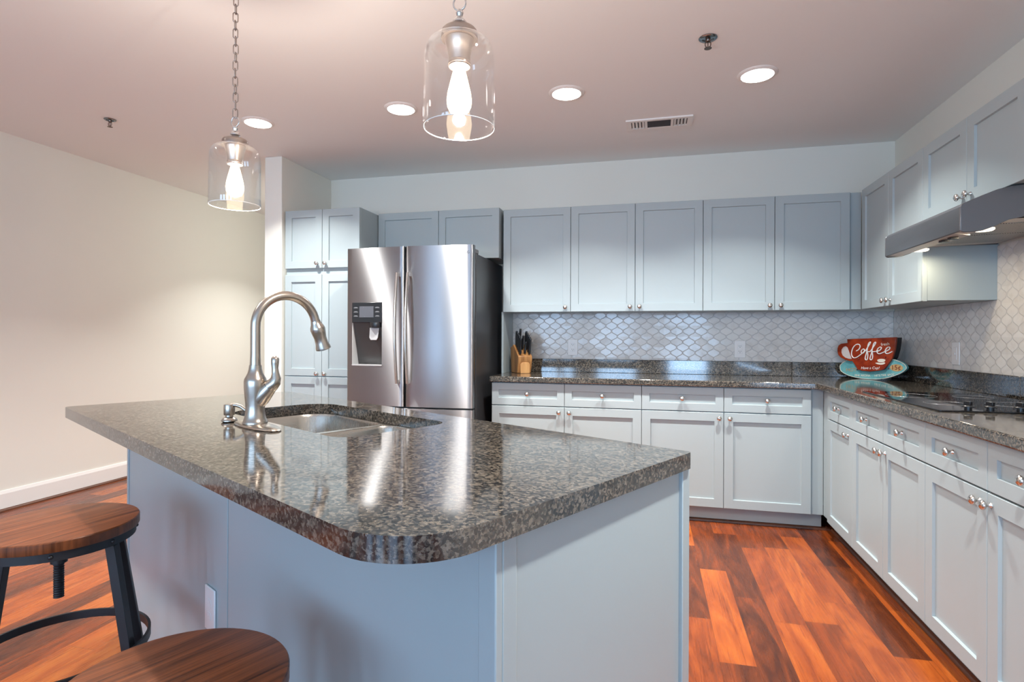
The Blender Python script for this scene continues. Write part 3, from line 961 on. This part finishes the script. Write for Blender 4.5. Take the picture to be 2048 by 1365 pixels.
# ================================================================== COOKTOP
ct = thing('cooktop', 'black glass electric cooktop set in the right worktop', 'cooktop', (1.052, 3.215, 0.9147), RZ)
obj('glass_top', G().prism(rrect(0, 0.79, 0, 0.53, 0.008, 4), 0, 0.005), 'ceran', ct, bevel=0.0015)
for cxx, cyy, r in ((0.2, 0.14, 0.1), (0.2, 0.39, 0.075), (0.52, 0.14, 0.075), (0.52, 0.39, 0.1)):
    obj('burner_ring', G().tube([(cxx + r * math.cos(2 * PI * i / 48), cyy + r * math.sin(2 * PI * i / 48), 0.0051) for i in range(48)], 0.0006, 4, True), 'greyp', ct)
for k in range(4):
    kx, ky = 0.722, (0.125, 0.197, 0.293, 0.365)[k]
    T = Matrix.Translation((kx, ky, 0))
    kb = obj('control_knob', G().lathe([(0.012, 0.005), (0.012, 0.011), (0.0205, 0.0125), (0.0205, 0.016), (0.0165, 0.0175), (0.0155, 0.0195)], 24, T), 'blackp', ct, smooth=45)
    obj('grip', G().box(-0.014, 0.014, -0.006, 0.006, 0.0194, 0.0345, T @ Matrix.Rotation(0.35, 4, 'Z')), 'blackp', kb, bevel=0.0015)

# ================================================================== RANGE HOOD  (local x towards -y, local y towards the wall)
HX, HY0, HW = 1.153, 3.212, 0.712
hd_ = thing('range_hood', 'dark stainless under cabinet range hood with switches and lit lamps', 'range hood', (HX, HY0, 0), RZ)
dd = XR - HX - 0.012
side = [(0.0, 1.602), (0.0, 1.690), (0.004, 1.699), (0.012, 1.706), (0.04, 1.719), (0.073, 1.733), (0.12, 1.752), (0.165, 1.7625), (0.2, 1.7665), (dd, 1.7665), (dd, 1.645), (0.205, 1.645), (0.158, 1.636),
        (0.11, 1.612), (0.074, 1.5985), (0.05, 1.595), (0.012, 1.5945), (0.004, 1.597)]
sp_ = lambda x: [(x, y, z) for y, z in side]
# outer shell = thin skin following the profile: front, top and two shaped cheeks
g = G()
topi = side[0:10]
inner = [(y + (0.004 if y < 0.01 else 0.0), z - 0.004) for y, z in topi]
lo = [[(x, y, z) for y, z in topi] + [(x, y, z) for y, z in inner[::-1]] for x in (0.0061, HW - 0.0061)]
g.loft(lo)
for x in (0.0, HW - 0.006):
    g.loft([[(x + q_, y, z) for y, z in side] for q_ in (0.0, 0.006)])
obj('shell', g, 'hood', hd_, bevel=0.0022, seg=2)
obj('underside', G().add([(0.006, 0.003, 1.600), (HW - 0.006, 0.003, 1.600), (HW - 0.006, 0.075, 1.602), (0.006, 0.075, 1.602),
                          (0.006, 0.16, 1.640), (HW - 0.006, 0.16, 1.640), (HW - 0.006, dd, 1.650), (0.006, dd, 1.650),
                          ], [(0, 1, 2, 3), (3, 2, 5, 4), (4, 5, 6, 7)]), 'hoodin', hd_)
sw = obj('switch_panel', G().add([(0.40, 0.006, 1.5985), (0.66, 0.006, 1.5985), (0.60, 0.085, 1.600), (0.44, 0.085, 1.600),
                                  (0.40, 0.006, 1.603), (0.66, 0.006, 1.603), (0.60, 0.085, 1.606), (0.44, 0.085, 1.606)],
                                 [(0, 1, 2, 3), (0, 4, 5, 1), (1, 5, 6, 2), (2, 6, 7, 3), (3, 7, 4, 0), (4, 7, 6, 5)]), 'hoodin', hd_)
for xx in (0.475, 0.545):
    obj('switch', G().box(xx, xx + 0.032, 0.03, 0.058, 1.590, 1.599), 'blackp', sw, bevel=0.002)
for a_, b_ in ((0.10, 0.35), (0.36, 0.61)):
    obj('grease_filter', G().add([(a_, 0.18, 1.637), (b_, 0.18, 1.637), (b_, dd - 0.02, 1.645), (a_, dd - 0.02, 1.645),
                                  (a_, 0.18, 1.6415), (b_, 0.18, 1.6415), (b_, dd - 0.02, 1.649), (a_, dd - 0.02, 1.649)],
                                 [(0, 1, 2, 3), (0, 4, 5, 1), (1, 5, 6, 2), (2, 6, 7, 3), (3, 7, 4, 0), (4, 7, 6, 5)]), 'filter', hd_)
for xx in (0.105, 0.635):
    ln = obj('lamp_lens', G().lathe([(0.034, 1.606), (0.034, 1.601), (0.028, 1.5965), (0.014, 1.5945), (0, 1.594)], 20, Matrix.Translation((xx, 0.115, 0.012))), 'hoodlamp', hd_, smooth=50)
for yy in (HY0 - 0.105, HY0 - 0.635):
    lamp('hood_lamp', 'AREA', (HX + 0.115, yy, 1.604), 1.2, (1.0, 0.82, 0.56), shape='DISK', size=0.08)

# ================================================================== KNIFE BLOCK
kbx = thing('knife_block', 'acacia wood knife block full of black handled knives', 'knife block', (-0.955, 4.215, 0.9145), math.radians(33))
# local: x across, y towards wall; slanted top rising to the back
bl = [(-0.062, 0.0), (0.075, 0.0), (0.095, 0.19), (0.03, 0.215), (-0.085, 0.128), (-0.085, 0.10)]
g = G().loft([[(x, y, z) for y, z in bl] for x in (-0.056, 0.056)])
kb_o = obj('block', g, 'acacia', kbx, bevel=0.004)
obj('front_foot', G().loft([[(x, -0.086 + yy, z) for x, z in ((-0.037, 0.0), (0.037, 0.0), (0.037, 0.068), (0.026, 0.082), (-0.026, 0.082), (-0.037, 0.068))] for yy in (0.0, 0.03)]), 'acacialight', kbx, bevel=0.002)
KM = Matrix.Translation((-0.955, 4.215, 0.9145)) @ Matrix.Rotation(math.radians(33), 4, 'Z')
slope = Vector((0, 0.115, 0.087))
slope_n = slope.normalized()
axis = Vector((0, -0.35, 0.94)).normalized()


def knife_root(label, group, x, tpos, length, wid, lean):
    p = Vector((x, -0.085, 0.128)) + slope * tpos + Vector((0, -0.002, 0.007))
    w = KM @ p
    r = thing('kitchen_knife', label, 'knife', tuple(w), math.radians(33), group)
    ax = Vector((lean, -0.10, 0.97)).normalized()
    L_ = length
    cs = []
    for s_, wd, off in ((0.0, 0.8, 0), (0.12, 0.95, 0.0), (0.35, 1.1, 0.002), (0.6, 1.0, 0.003), (0.85, 1.12, 0.0), (0.97, 1.0, -0.002), (1.0, 0.8, -0.003)):
        c = ax * (L_ * s_ + 0.001)
        hw, ht = wid * wd, 0.0085
        cs.append([tuple(c + Vector((ht * math.cos(a), off + hw * math.sin(a), 0))) for a in [2 * PI * i / 12 for i in range(12)]])
    hnd = obj('handle', G().loft(cs), 'blackp', r, smooth=60)
    t = ax * (L_ + 0.0012)
    obj('butt_cap', G().lathe([(0.0052, 0), (0.005, 0.002), (0.003, 0.003)], 10, Matrix.Translation(t + Vector((0, -0.003, 0))) @ Matrix.Scale(1.6, 4, (0, 1, 0))), 'knob', r, smooth=40)
    g = G()
    for s_ in (0.25, 0.5, 0.75):
        c = ax * (L_ * s_)
        g.cyl(tuple(c + Vector((-0.0072, 0, 0))), tuple(c + Vector((0.0072, 0, 0))), 0.002, n=8)
    obj('rivet', g, 'knob', hnd)
    return r


for k in range(5):
    knife_root('black handled steak knife in the left row of the knife block', 'steak knives in the left row of the block', -0.036, 0.10 + 0.19 * k, 0.120 - 0.003 * k, 0.0125, -0.02)
for k in range(5):
    knife_root('black handled knife in the right row of the knife block', 'knives in the right row of the block', 0.037, 0.10 + 0.19 * k, 0.118 - 0.003 * k, 0.0125, 0.03)
knife_root('tallest black handled knife at the back middle of the block', None, -0.006, 0.95, 0.118, 0.0135, 0.02)
knife_root('small black handled knife alone at the front middle of the block', None, 0.004, 0.16, 0.085, 0.010, 0.03)
knife_root('black handled knife in the middle of the block behind the smallest one', None, 0.002, 0.55, 0.10, 0.012, 0.01)

# ================================================================== COFFEE SIGN
SA = Vector((1.29, 4.385))
sdir = Vector((0.64505, -0.76414))
sg = thing('coffee_sign', 'red cup shaped retro coffee sign on a teal saucer in the corner', 'sign', (SA.x, SA.y, 0.9145), math.atan2(sdir.y, sdir.x))
DZ = -0.0095
# local x along the sign, y = behind it, z up
sm = lambda pts: [(x, z + DZ) for x, z in pts]


def smooth_loop(pts, it=2):
    for _ in range(it):
        out = []
        for i in range(len(pts)):
            a, b = pts[i], pts[(i + 1) % len(pts)]
            out += [(a[0] * .75 + b[0] * .25, a[1] * .75 + b[1] * .25), (a[0] * .25 + b[0] * .75, a[1] * .25 + b[1] * .75)]
        pts = out
    return pts


FACE = Matrix(((1, 0, 0, 0), (0, 0, -1, 0), (0, 1, 0, 0), (0, 0, 0, 1)))   # (x, z, depth) -> depth measured towards the viewer
sau = smooth_loop(sm([(0.0174, 0.090), (0.0194, 0.0746), (0.0248, 0.0544), (0.0528, 0.0356), (0.094, 0.0213), (0.1445, 0.0128), (0.2035, 0.0098), (0.2514, 0.0096), (0.3044, 0.0163), (0.35, 0.0282),
                      (0.3947, 0.0461), (0.4296, 0.0652), (0.4526, 0.0865), (0.4583, 0.0991), (0.4496, 0.1171), (0.4236, 0.1346), (0.3781, 0.15), (0.30, 0.158), (0.22, 0.158), (0.14, 0.151), (0.075, 0.135), (0.035, 0.112)]), 1)
rim_ = obj('saucer', flatfill(sau, [], -0.022, 0.0).__class__().loft([[(x, z, 0.0) for x, z in sau], [(x, z, 0.02) for x, z in sau]], mtx=FACE), 'teal', sg, smooth=40)
sc_ = Vector((0.238, 0.078))
ins = [((x - sc_.x) * 0.965 + sc_.x, (z - sc_.y) * 0.93 + sc_.y) for x, z in sau]
obj('saucer_rim', G().tube([(x, -0.0205, z) for x, z in [((x - sc_.x) * 0.985 + sc_.x, (z - sc_.y) * 0.97 + sc_.y) for x, z in sau]], 0.0022, 6, True), 'cream', rim_, smooth=60)
cup_raw = [(0.0846, 0.2761), (0.1766, 0.2803), (0.2725, 0.2846), (0.4013, 0.291), (0.3993, 0.2583), (0.3927, 0.2114), (0.3795, 0.161), (0.3617, 0.129), (0.3287, 0.0818), (0.3042, 0.0741),
           (0.2417, 0.0634), (0.1838, 0.0656), (0.1575, 0.0731), (0.1409, 0.1004), (0.1207, 0.1279), (0.1005, 0.1271), (0.0697, 0.1361), (0.0419, 0.1487), (0.0226, 0.1668), (0.0155, 0.1905),
           (0.0165, 0.2144), (0.0242, 0.2333), (0.0416, 0.2447), (0.0864, 0.2509)]
cupl = sm(cup_raw)
cup = obj('cup', G().loft([[(x, z, 0.0215) for x, z in cupl], [(x, z, 0.040) for x, z in cupl]], mtx=FACE), 'red', sg, bevel=0.0015)
obj('cup_case', G().loft([[((x - 0.24) * 0.985 + 0.24, (z - 0.18) * 0.975 + 0.18, -0.03) for x, z in cupl], [((x - 0.24) * 0.985 + 0.24, (z - 0.18) * 0.975 + 0.18, 0.0212) for x, z in cupl]], mtx=FACE), 'matteblack', sg)
hl = sm([(0.0762, 0.2282), (0.059, 0.2219), (0.047, 0.2048), (0.046, 0.1844), (0.0541, 0.1643), (0.0731, 0.1497), (0.097, 0.1427), (0.118, 0.1421), (0.1071, 0.1692), (0.0968, 0.199), (0.0882, 0.219)])
obj('handle_opening', G().loft([[(x, z, 0.0395) for x, z in hl], [(x, z, 0.0408) for x, z in hl]], mtx=FACE), 'pinkgrey', cup)


def smooth_line(pts, it=2):
    for _ in range(it):
        out = [pts[0]]
        for a, b in zip(pts, pts[1:]):
            out += [(a[0] * .75 + b[0] * .25, a[1] * .75 + b[1] * .25), (a[0] * .25 + b[0] * .75, a[1] * .25 + b[1] * .75)]
        pts = out + [pts[-1]]
    return pts


strokes = [[(0.1489, 0.1968), (0.167, 0.2071), (0.1768, 0.227), (0.1702, 0.2417), (0.1504, 0.2432), (0.1304, 0.2263), (0.1188, 0.1995), (0.1155, 0.1727), (0.124, 0.153), (0.1407, 0.1485), (0.1606, 0.1591),
            (0.1835, 0.1778), (0.1964, 0.188), (0.2061, 0.2013), (0.1996, 0.2126), (0.1882, 0.2075), (0.1801, 0.1909), (0.1867, 0.1812), (0.1997, 0.1864), (0.2093, 0.2014), (0.2254, 0.2049)],
           [(0.2093, 0.1981), (0.2285, 0.2278), (0.2443, 0.2539), (0.2427, 0.2597), (0.2316, 0.2521), (0.2253, 0.2277), (0.2206, 0.1951), (0.2126, 0.1688), (0.2079, 0.1491), (0.2127, 0.1378), (0.2224, 0.1398),
            (0.2255, 0.1562), (0.227, 0.179), (0.2206, 0.1935), (0.2413, 0.1939)],
           [(0.2413, 0.1939), (0.2602, 0.2218), (0.2789, 0.251), (0.2757, 0.2599), (0.2648, 0.2508), (0.257, 0.2217), (0.2524, 0.1893), (0.243, 0.1632), (0.2399, 0.1469), (0.2447, 0.139), (0.2541, 0.1426),
            (0.2588, 0.1637), (0.2556, 0.1862), (0.254, 0.1942), (0.2759, 0.1963)],
           [(0.2759, 0.1963), (0.2977, 0.2), (0.313, 0.2131), (0.313, 0.2258), (0.3007, 0.2256), (0.2883, 0.2126), (0.2837, 0.1965), (0.2915, 0.1823), (0.307, 0.1827), (0.3283, 0.1943)],
           [(0.3283, 0.1943), (0.3525, 0.2043), (0.3675, 0.2172), (0.3644, 0.2282), (0.3524, 0.2264), (0.3389, 0.2104), (0.3359, 0.1945), (0.3435, 0.1836), (0.3586, 0.1856), (0.3809, 0.2002)]]
g = G()
for st in strokes:
    g.tube([(x, -0.0405, z) for x, z in smooth_line(sm(st))], 0.0042, 8, flat=(1, 0.8))
obj('script_lettering', g, 'neon', cup, smooth=60)
FT = lambda x, z, d, rot=0.0: Matrix.Translation((x, -d, z + DZ)) @ UPRIGHT @ Matrix.Rotation(rot, 4, 'Z')
text('lettering', 'fresh', 0.027, 'cream', cup, FT(0.310, 0.234, 0.0406, 0.12), 0.0004)
text('lettering', 'Have a Cup!', 0.024, 'neon', cup, FT(0.180, 0.0765, 0.0406, 0.05), 0.0004, 1.0, shear=0.25)
ic = sm([(0.2855, 0.1421), (0.3009, 0.149), (0.3224, 0.1504), (0.3391, 0.1455), (0.3376, 0.1376), (0.3285, 0.1293), (0.301, 0.1266), (0.2886, 0.1326)])
ic2 = sm([(0.2699, 0.1222), (0.2886, 0.1246), (0.3102, 0.1222), (0.3346, 0.1295), (0.3383, 0.1202), (0.3195, 0.1115), (0.2918, 0.1119)])
g = G()
for l_ in (smooth_loop(ic), smooth_loop(ic2)):
    g.loft([[(x, z, 0.0398) for x, z in l_], [(x, z, 0.0409) for x, z in l_]], mtx=FACE)
obj('teacup_emblem', g, 'cream', cup)
text('lettering', 'HOT', 0.034, 'tan', rim_, FT(0.066, 0.054, 0.0206, 0.06), 0.0006)
text('lettering', 'FINE AROMA', 0.0185, 'cream', rim_, FT(0.126, 0.0245, 0.0206, 0.04), 0.0006, 0.96)
text('lettering', 'HITS THE SPOT', 0.0185, 'cream', rim_, FT(0.258, 0.030, 0.0206, 0.12), 0.0006, 1.0)
dc = [(0.3945 + 0.039 * math.cos(2 * PI * i / 32), 0.0955 + DZ + 0.0225 * math.sin(2 * PI * i / 32)) for i in range(32)]
ds = obj('price_disc', G().loft([[(x, z, 0.0195) for x, z in dc], [(x, z, 0.0215) for x, z in dc]], mtx=FACE), 'tan', rim_)
text('lettering', '15\u00a2', 0.042, 'darkred', rim_, FT(0.362, 0.082, 0.0218, 0.05), 0.0006)
g = G()
for x, z, d_ in ((0.1665, 0.1444, 0.04), (0.3391, 0.1629, 0.04), (0.1426, 0.07, 0.02), (0.3484, 0.0881, 0.02), (0.2443, 0.2701, 0.04)):
    g.lathe([(0.0042, 0), (0.0042, 0.003), (0.003, 0.0052), (0, 0.006)], 12, Matrix.Translation((x, -d_, z + DZ)) @ UPRIGHT)
obj('bulb', g, 'darkred', sg, smooth=50)

# ================================================================== PENDANTS
def pendant(label, loc, zbot):
    r = thing('pendant_light', label, 'pendant light', (loc[0], loc[1], zbot))
    H_ = ZC - zbot
    out = [(0.085, 0.0), (0.0855, 0.0012), (0.0850, 0.03), (0.0845, 0.160), (0.0820, 0.182), (0.0750, 0.199), (0.063, 0.209), (0.047, 0.2130), (0.036, 0.2135)]
    inn = [(rr - 0.0024, z - (0.0024 if z > 0.17 else 0)) for rr, z in out[::-1]]
    inn[-1] = (0.0826, 0.0)
    prof = out + inn
    g = G().loft([[(rr * math.cos(2 * PI * i / 48), rr * math.sin(2 * PI * i / 48), z) for i in range(48)] for rr, z in prof + [prof[0]]], False, False)
    sh_ = obj('glass_shade', g, 'glass', r, smooth=60)
    obj('rim', G().tube([(0.084 * math.cos(2 * PI * i / 64), 0.084 * math.sin(2 * PI * i / 64), 0.0) for i in range(64)], 0.0011, 6, True), 'rimshine', sh_, smooth=60)
    obj('cap', G().lathe([(0.036, 0.2110), (0.0435, 0.2112), (0.0438, 0.2145), (0.0425, 0.230), (0.039, 0.2345), (0.028, 0.2395), (0.014, 0.2425)], 40), 'caps', r, smooth=40)
    obj('finial', G().lathe([(0.010, 0.2425), (0.009, 0.246), (0.016, 0.250), (0.0165, 0.254), (0.012, 0.260), (0.007, 0.266), (0.0085, 0.272), (0.0095, 0.276), (0.007, 0.281), (0, 0.283)], 28), 'chrome', r, smooth=50)
    so = obj('socket', G().lathe([(0.035, 0.2105), (0.0345, 0.204), (0.030, 0.190), (0.0265, 0.172), (0.0255, 0.158), (0.027, 0.156), (0.027, 0.150), (0.0255, 0.149), (0.0255, 0.1455), (0.016, 0.144)], 36), 'caps', r, smooth=40)
    bl_ = obj('bulb', G().lathe([(0.0135, 0.148), (0.0135, 0.140), (0.0165, 0.130), (0.022, 0.108), (0.0275, 0.085), (0.030, 0.066), (0.0285, 0.052), (0.0235, 0.041), (0.0145, 0.034), (0.006, 0.0315), (0, 0.031)], 32), 'bulbglow', r, smooth=60)
    g = G().tube([(0.0155 * math.cos(2 * PI * i / 28), 0.003 * 0, 0.2985 + 0.0175 * math.sin(2 * PI * i / 28)) for i in range(28)], 0.0022, 8, True)
    obj('loop', g, 'chrome', r, smooth=60)
    # chain of oval links up to the canopy
    g = G()
    z = 0.311
    k = 0
    top_ = H_ - 0.03
    n = int((top_ - z) / 0.0285)
    for k in range(n):
        zc_ = z + 0.017 + 0.0285 * k
        hw, hh = 0.0080, 0.0175
        ang_ = (k % 2) * PI / 2 + 0.45 + 0.15 * math.sin(k * 1.7)
        pts = []
        for i in range(24):
            a = 2 * PI * i / 24
            xx = hw * math.cos(a)
            zz = (hh - hw) * (1 if math.sin(a) > 0 else -1) + hw * math.sin(a) if abs(math.sin(a)) > 1e-6 else 0
            pts.append((xx * math.cos(ang_) + 0.0012 * math.sin(k), xx * math.sin(ang_), zc_ + zz))
        g.tube(pts, 0.0019, 7, True)
    obj('chain', g, 'caps', r, smooth=60)
    obj('canopy', G().lathe([(0.062, H_ - 0.0005), (0.062, H_ - 0.006), (0.055, H_ - 0.014), (0.02, H_ - 0.024), (0.008, H_ - 0.034), (0, H_ - 0.036)], 32), 'caps', r, smooth=40)
    return r


PN = [(-0.443, 1.274, 1.684), (-1.434, 1.711, 1.650)]
pendant('clear glass jar pendant light hanging nearest the camera over the island', PN[0][:2], PN[0][2])
pendant('clear glass jar pendant light on a long chain over the far end of the island', PN[1][:2], PN[1][2])
for x, y, z in PN:
    lamp('pendant_lamp', 'POINT', (x, y, z + 0.08), 46.0, (1.0, 0.86, 0.75), shadow_soft_size=0.015)

# ================================================================== RECESSED LIGHTS
CAN_L = ['leftmost round recessed ceiling light, behind the far pendant', 'round recessed ceiling light above the fridge, left of the near pendant',
         'round recessed ceiling light just right of the near pendant', 'rightmost round recessed ceiling light, right of the vent']
CAN_HID = ['round recessed ceiling light in the hall behind the white partition', 'added recessed fill light, out of view, above the far bar stool',
           'round recessed ceiling light above the near end of the right worktop']
can0 = thing('recessed_light', CAN_L[0], 'recessed light', (*CANS[0], ZC), 0, 'recessed ceiling lights')
obj('trim_ring', G().loft([[(rr * math.cos(2 * PI * i / 48), rr * math.sin(2 * PI * i / 48), z) for i in range(48)] for rr, z in
                           ((0.099, -0.0003), (0.099, -0.002), (0.094, -0.006), (0.084, -0.010), (0.080, -0.010), (0.079, -0.0003), (0.099, -0.0003))], False, False), 'trimwhite', can0, smooth=40)
obj('lens', G().lathe([(0.0785, -0.0005), (0.0785, -0.009), (0.06, -0.0125), (0, -0.013)], 40), 'led', can0, smooth=50)
for i, (x, y) in enumerate((CANS + CANS_NEAR)[1:]):
    c = copy_tree(can0)
    c.location = (x, y, ZC)
    c['label'] = CAN_L[i + 1] if i + 1 < 4 else CAN_HID[i - 3]

# ================================================================== CEILING VENT, SPRINKLERS
vt = thing('ceiling_vent', 'white rectangular air vent with three louvre sections in the ceiling', 'vent', (0.053, 3.700, ZC), math.radians(-0.5))
g = G()
for q in ((-0.203, 0.203, -0.083, -0.058), (-0.203, 0.203, 0.058, 0.083), (-0.203, -0.172, -0.058, 0.058), (0.172, 0.203, -0.058, 0.058), (-0.088, -0.072, -0.058, 0.058), (0.072, 0.088, -0.058, 0.058)):
    g.box(*q, -0.010, -0.0005)
obj('frame', g, 'trimwhite', vt)
obj('duct_shade', G().box(-0.172, 0.172, -0.058, 0.058, -0.0012, -0.0004), 'slot', vt)  # thin near-black sheet paints in the darkness of the vent opening
for k in range(7):
    y = -0.05 + 0.0167 * k
    obj('louvre', G().box(-0.072, 0.072, -0.0045, 0.0045, -0.0006, 0.0006, Matrix.Translation((0, y, -0.0062)) @ Matrix.Rotation(0.9, 4, 'X')), 'greyp', vt)
for s_ in (-1, 1):
    for k in range(4):
        x = s_ * (0.098 + 0.0205 * k)
        obj('louvre', G().box(-0.008, 0.008, -0.054, 0.054, -0.0006, 0.0006, Matrix.Translation((x, 0, -0.0075)) @ Matrix.Rotation(-s_ * 0.55, 4, 'Y')), 'trimwhite', vt)


def sprinkler(label, loc, big):
    r = thing('fire_sprinkler', label, 'sprinkler', (*loc, ZC))
    e_ = 0.041 if big else 0.034
    obj('escutcheon', G().lathe([(e_, -0.0005), (e_, -0.003), (e_ * 0.9, -0.006), (e_ * 0.62, -0.0075), (e_ * 0.58, -0.003), (0.0, -0.003)], 32), 'darkchrome', r, smooth=40)
    g = G().lathe([(0.011, -0.003), (0.011, -0.016), (0.007, -0.020)], 16)
    for s_ in (-1, 1):
        g.tube([(s_ * 0.007, 0, -0.016), (s_ * 0.0125, 0, -0.026), (s_ * 0.0115, 0, -0.036), (s_ * 0.003, 0, -0.045)], 0.0022, 8)
    g.cyl((0, 0, -0.018), (0, 0, -0.046), 0.0022, n=8)
    obj('frame', g, 'bronze', r, smooth=50)
    obj('deflector', G().lathe([(0.0165 if big else 0.015, -0.047), (0.0165 if big else 0.015, -0.0485), (0, -0.049)], 20), 'bronze', r, smooth=40)
    return r


sprinkler('chrome fire sprinkler on the ceiling between the near pendant and the rightmost light', (0.254, 2.709), True)
sprinkler('small chrome fire sprinkler on the ceiling near the left wall', (-3.326, 2.861), False)


# ================================================================== STOOLS
def stool(label, loc, zs, zp, rz, srot):
    r = thing('bar_stool', label, 'stool', (*loc, 0), rz, 'industrial stools at the island')
    R = 0.176
    obj('seat', G().lathe([(R - 0.006, zs - 0.027), (R - 0.001, zs - 0.026), (R, zs - 0.024), (R, zs - 0.003), (R - 0.002, zs - 0.0006), (R - 0.006, zs), (0, zs)], 64), 'walnut', r, smooth=35, rot=(0, 0, srot))
    sr = obj('seat_band', G().loft([[(q * math.cos(2 * PI * i / 48), q * math.sin(2 * PI * i / 48), z) for i in range(48)] for q, z in
                                    ((R - 0.008, zs - 0.0275), (R - 0.008, zs - 0.049), (R - 0.013, zs - 0.049), (R - 0.013, zs - 0.0275))], True, False), 'steelblk', r, smooth=40)
    g = G()
    for k in range(8):
        a = 2 * PI * k / 8 + 0.3
        T = Matrix.Rotation(a, 4, 'Z') @ Matrix.Translation((R - 0.008, 0, zs - 0.038)) @ Matrix.Rotation(PI / 2, 4, 'Y')
        g.lathe([(0.0055, 0), (0.005, 0.002), (0.003, 0.0042), (0, 0.005)], 10, T)
    obj('bolts', g, 'steelblk', sr, smooth=50)
    # threaded spindle
    g = G()
    zb_ = zp - 0.135
    loops = []
    n = int((zs - 0.05 - zb_) / 0.003)
    for k in range(n + 1):
        loops.append((0.0105 if k % 2 else 0.0122, zb_ + 0.003 * k))
    obj('spindle', G().lathe(loops, 18), 'steelblk', r, smooth=20)
    obj('hub', G().lathe([(0.0185, zp - 0.045), (0.0185, zp - 0.002), (0.03, zp - 0.001), (0.03, zp + 0.004), (0.016, zp + 0.006)], 20), 'steelblk', r, smooth=40)
    obj('seat_mount', G().lathe([(0.07, zs - 0.034), (0.07, zs - 0.0285)], 24), 'steelblk', r)
    LA = [math.radians(q) for q in (-11, 11, 169, 191)]
    br = G()
    for a in LA:
        br.box(0.0, 0.125, -0.014, 0.014, zp - 0.006, zp, Matrix.Rotation(a, 4, 'Z'))
    obj('top_bracket', br, 'steelblk', r)
    for a in LA:
        ca, sa = math.cos(a), math.sin(a)

        def sec(rad, z, w_=0.012, t_=0.012):
            return [(ca * (rad + dr) - sa * dt, sa * (rad + dr) + ca * dt, z) for dr, dt in ((-t_, -w_), (t_, -w_), (t_, w_), (-t_, w_))]
        obj('leg', G().loft([sec(0.226, 0.0), sec(0.130, zp - 0.002)]), 'steelblk', r, bevel=0.0015)
    rr, zr = 0.203, 0.358
    obj('foot_ring', G().loft([[(q * math.cos(2 * PI * i / 56), q * math.sin(2 * PI * i / 56), z) for i in range(56)] for q, z in
                               ((rr, zr), (rr, zr + 0.022), (rr - 0.007, zr + 0.022), (rr - 0.007, zr), (rr, zr))], False, False), 'steelblk', r, smooth=40)
    return r


stool('industrial wooden topped bar stool with black legs at the far end of the island', (-1.493, 1.147), 0.70, 0.64, math.radians(30), 0.9)
stool('industrial bar stool with only its reddish wooden seat showing at the bottom edge', (-0.752, 0.763), 0.62, 0.56, math.radians(40), 0.45)
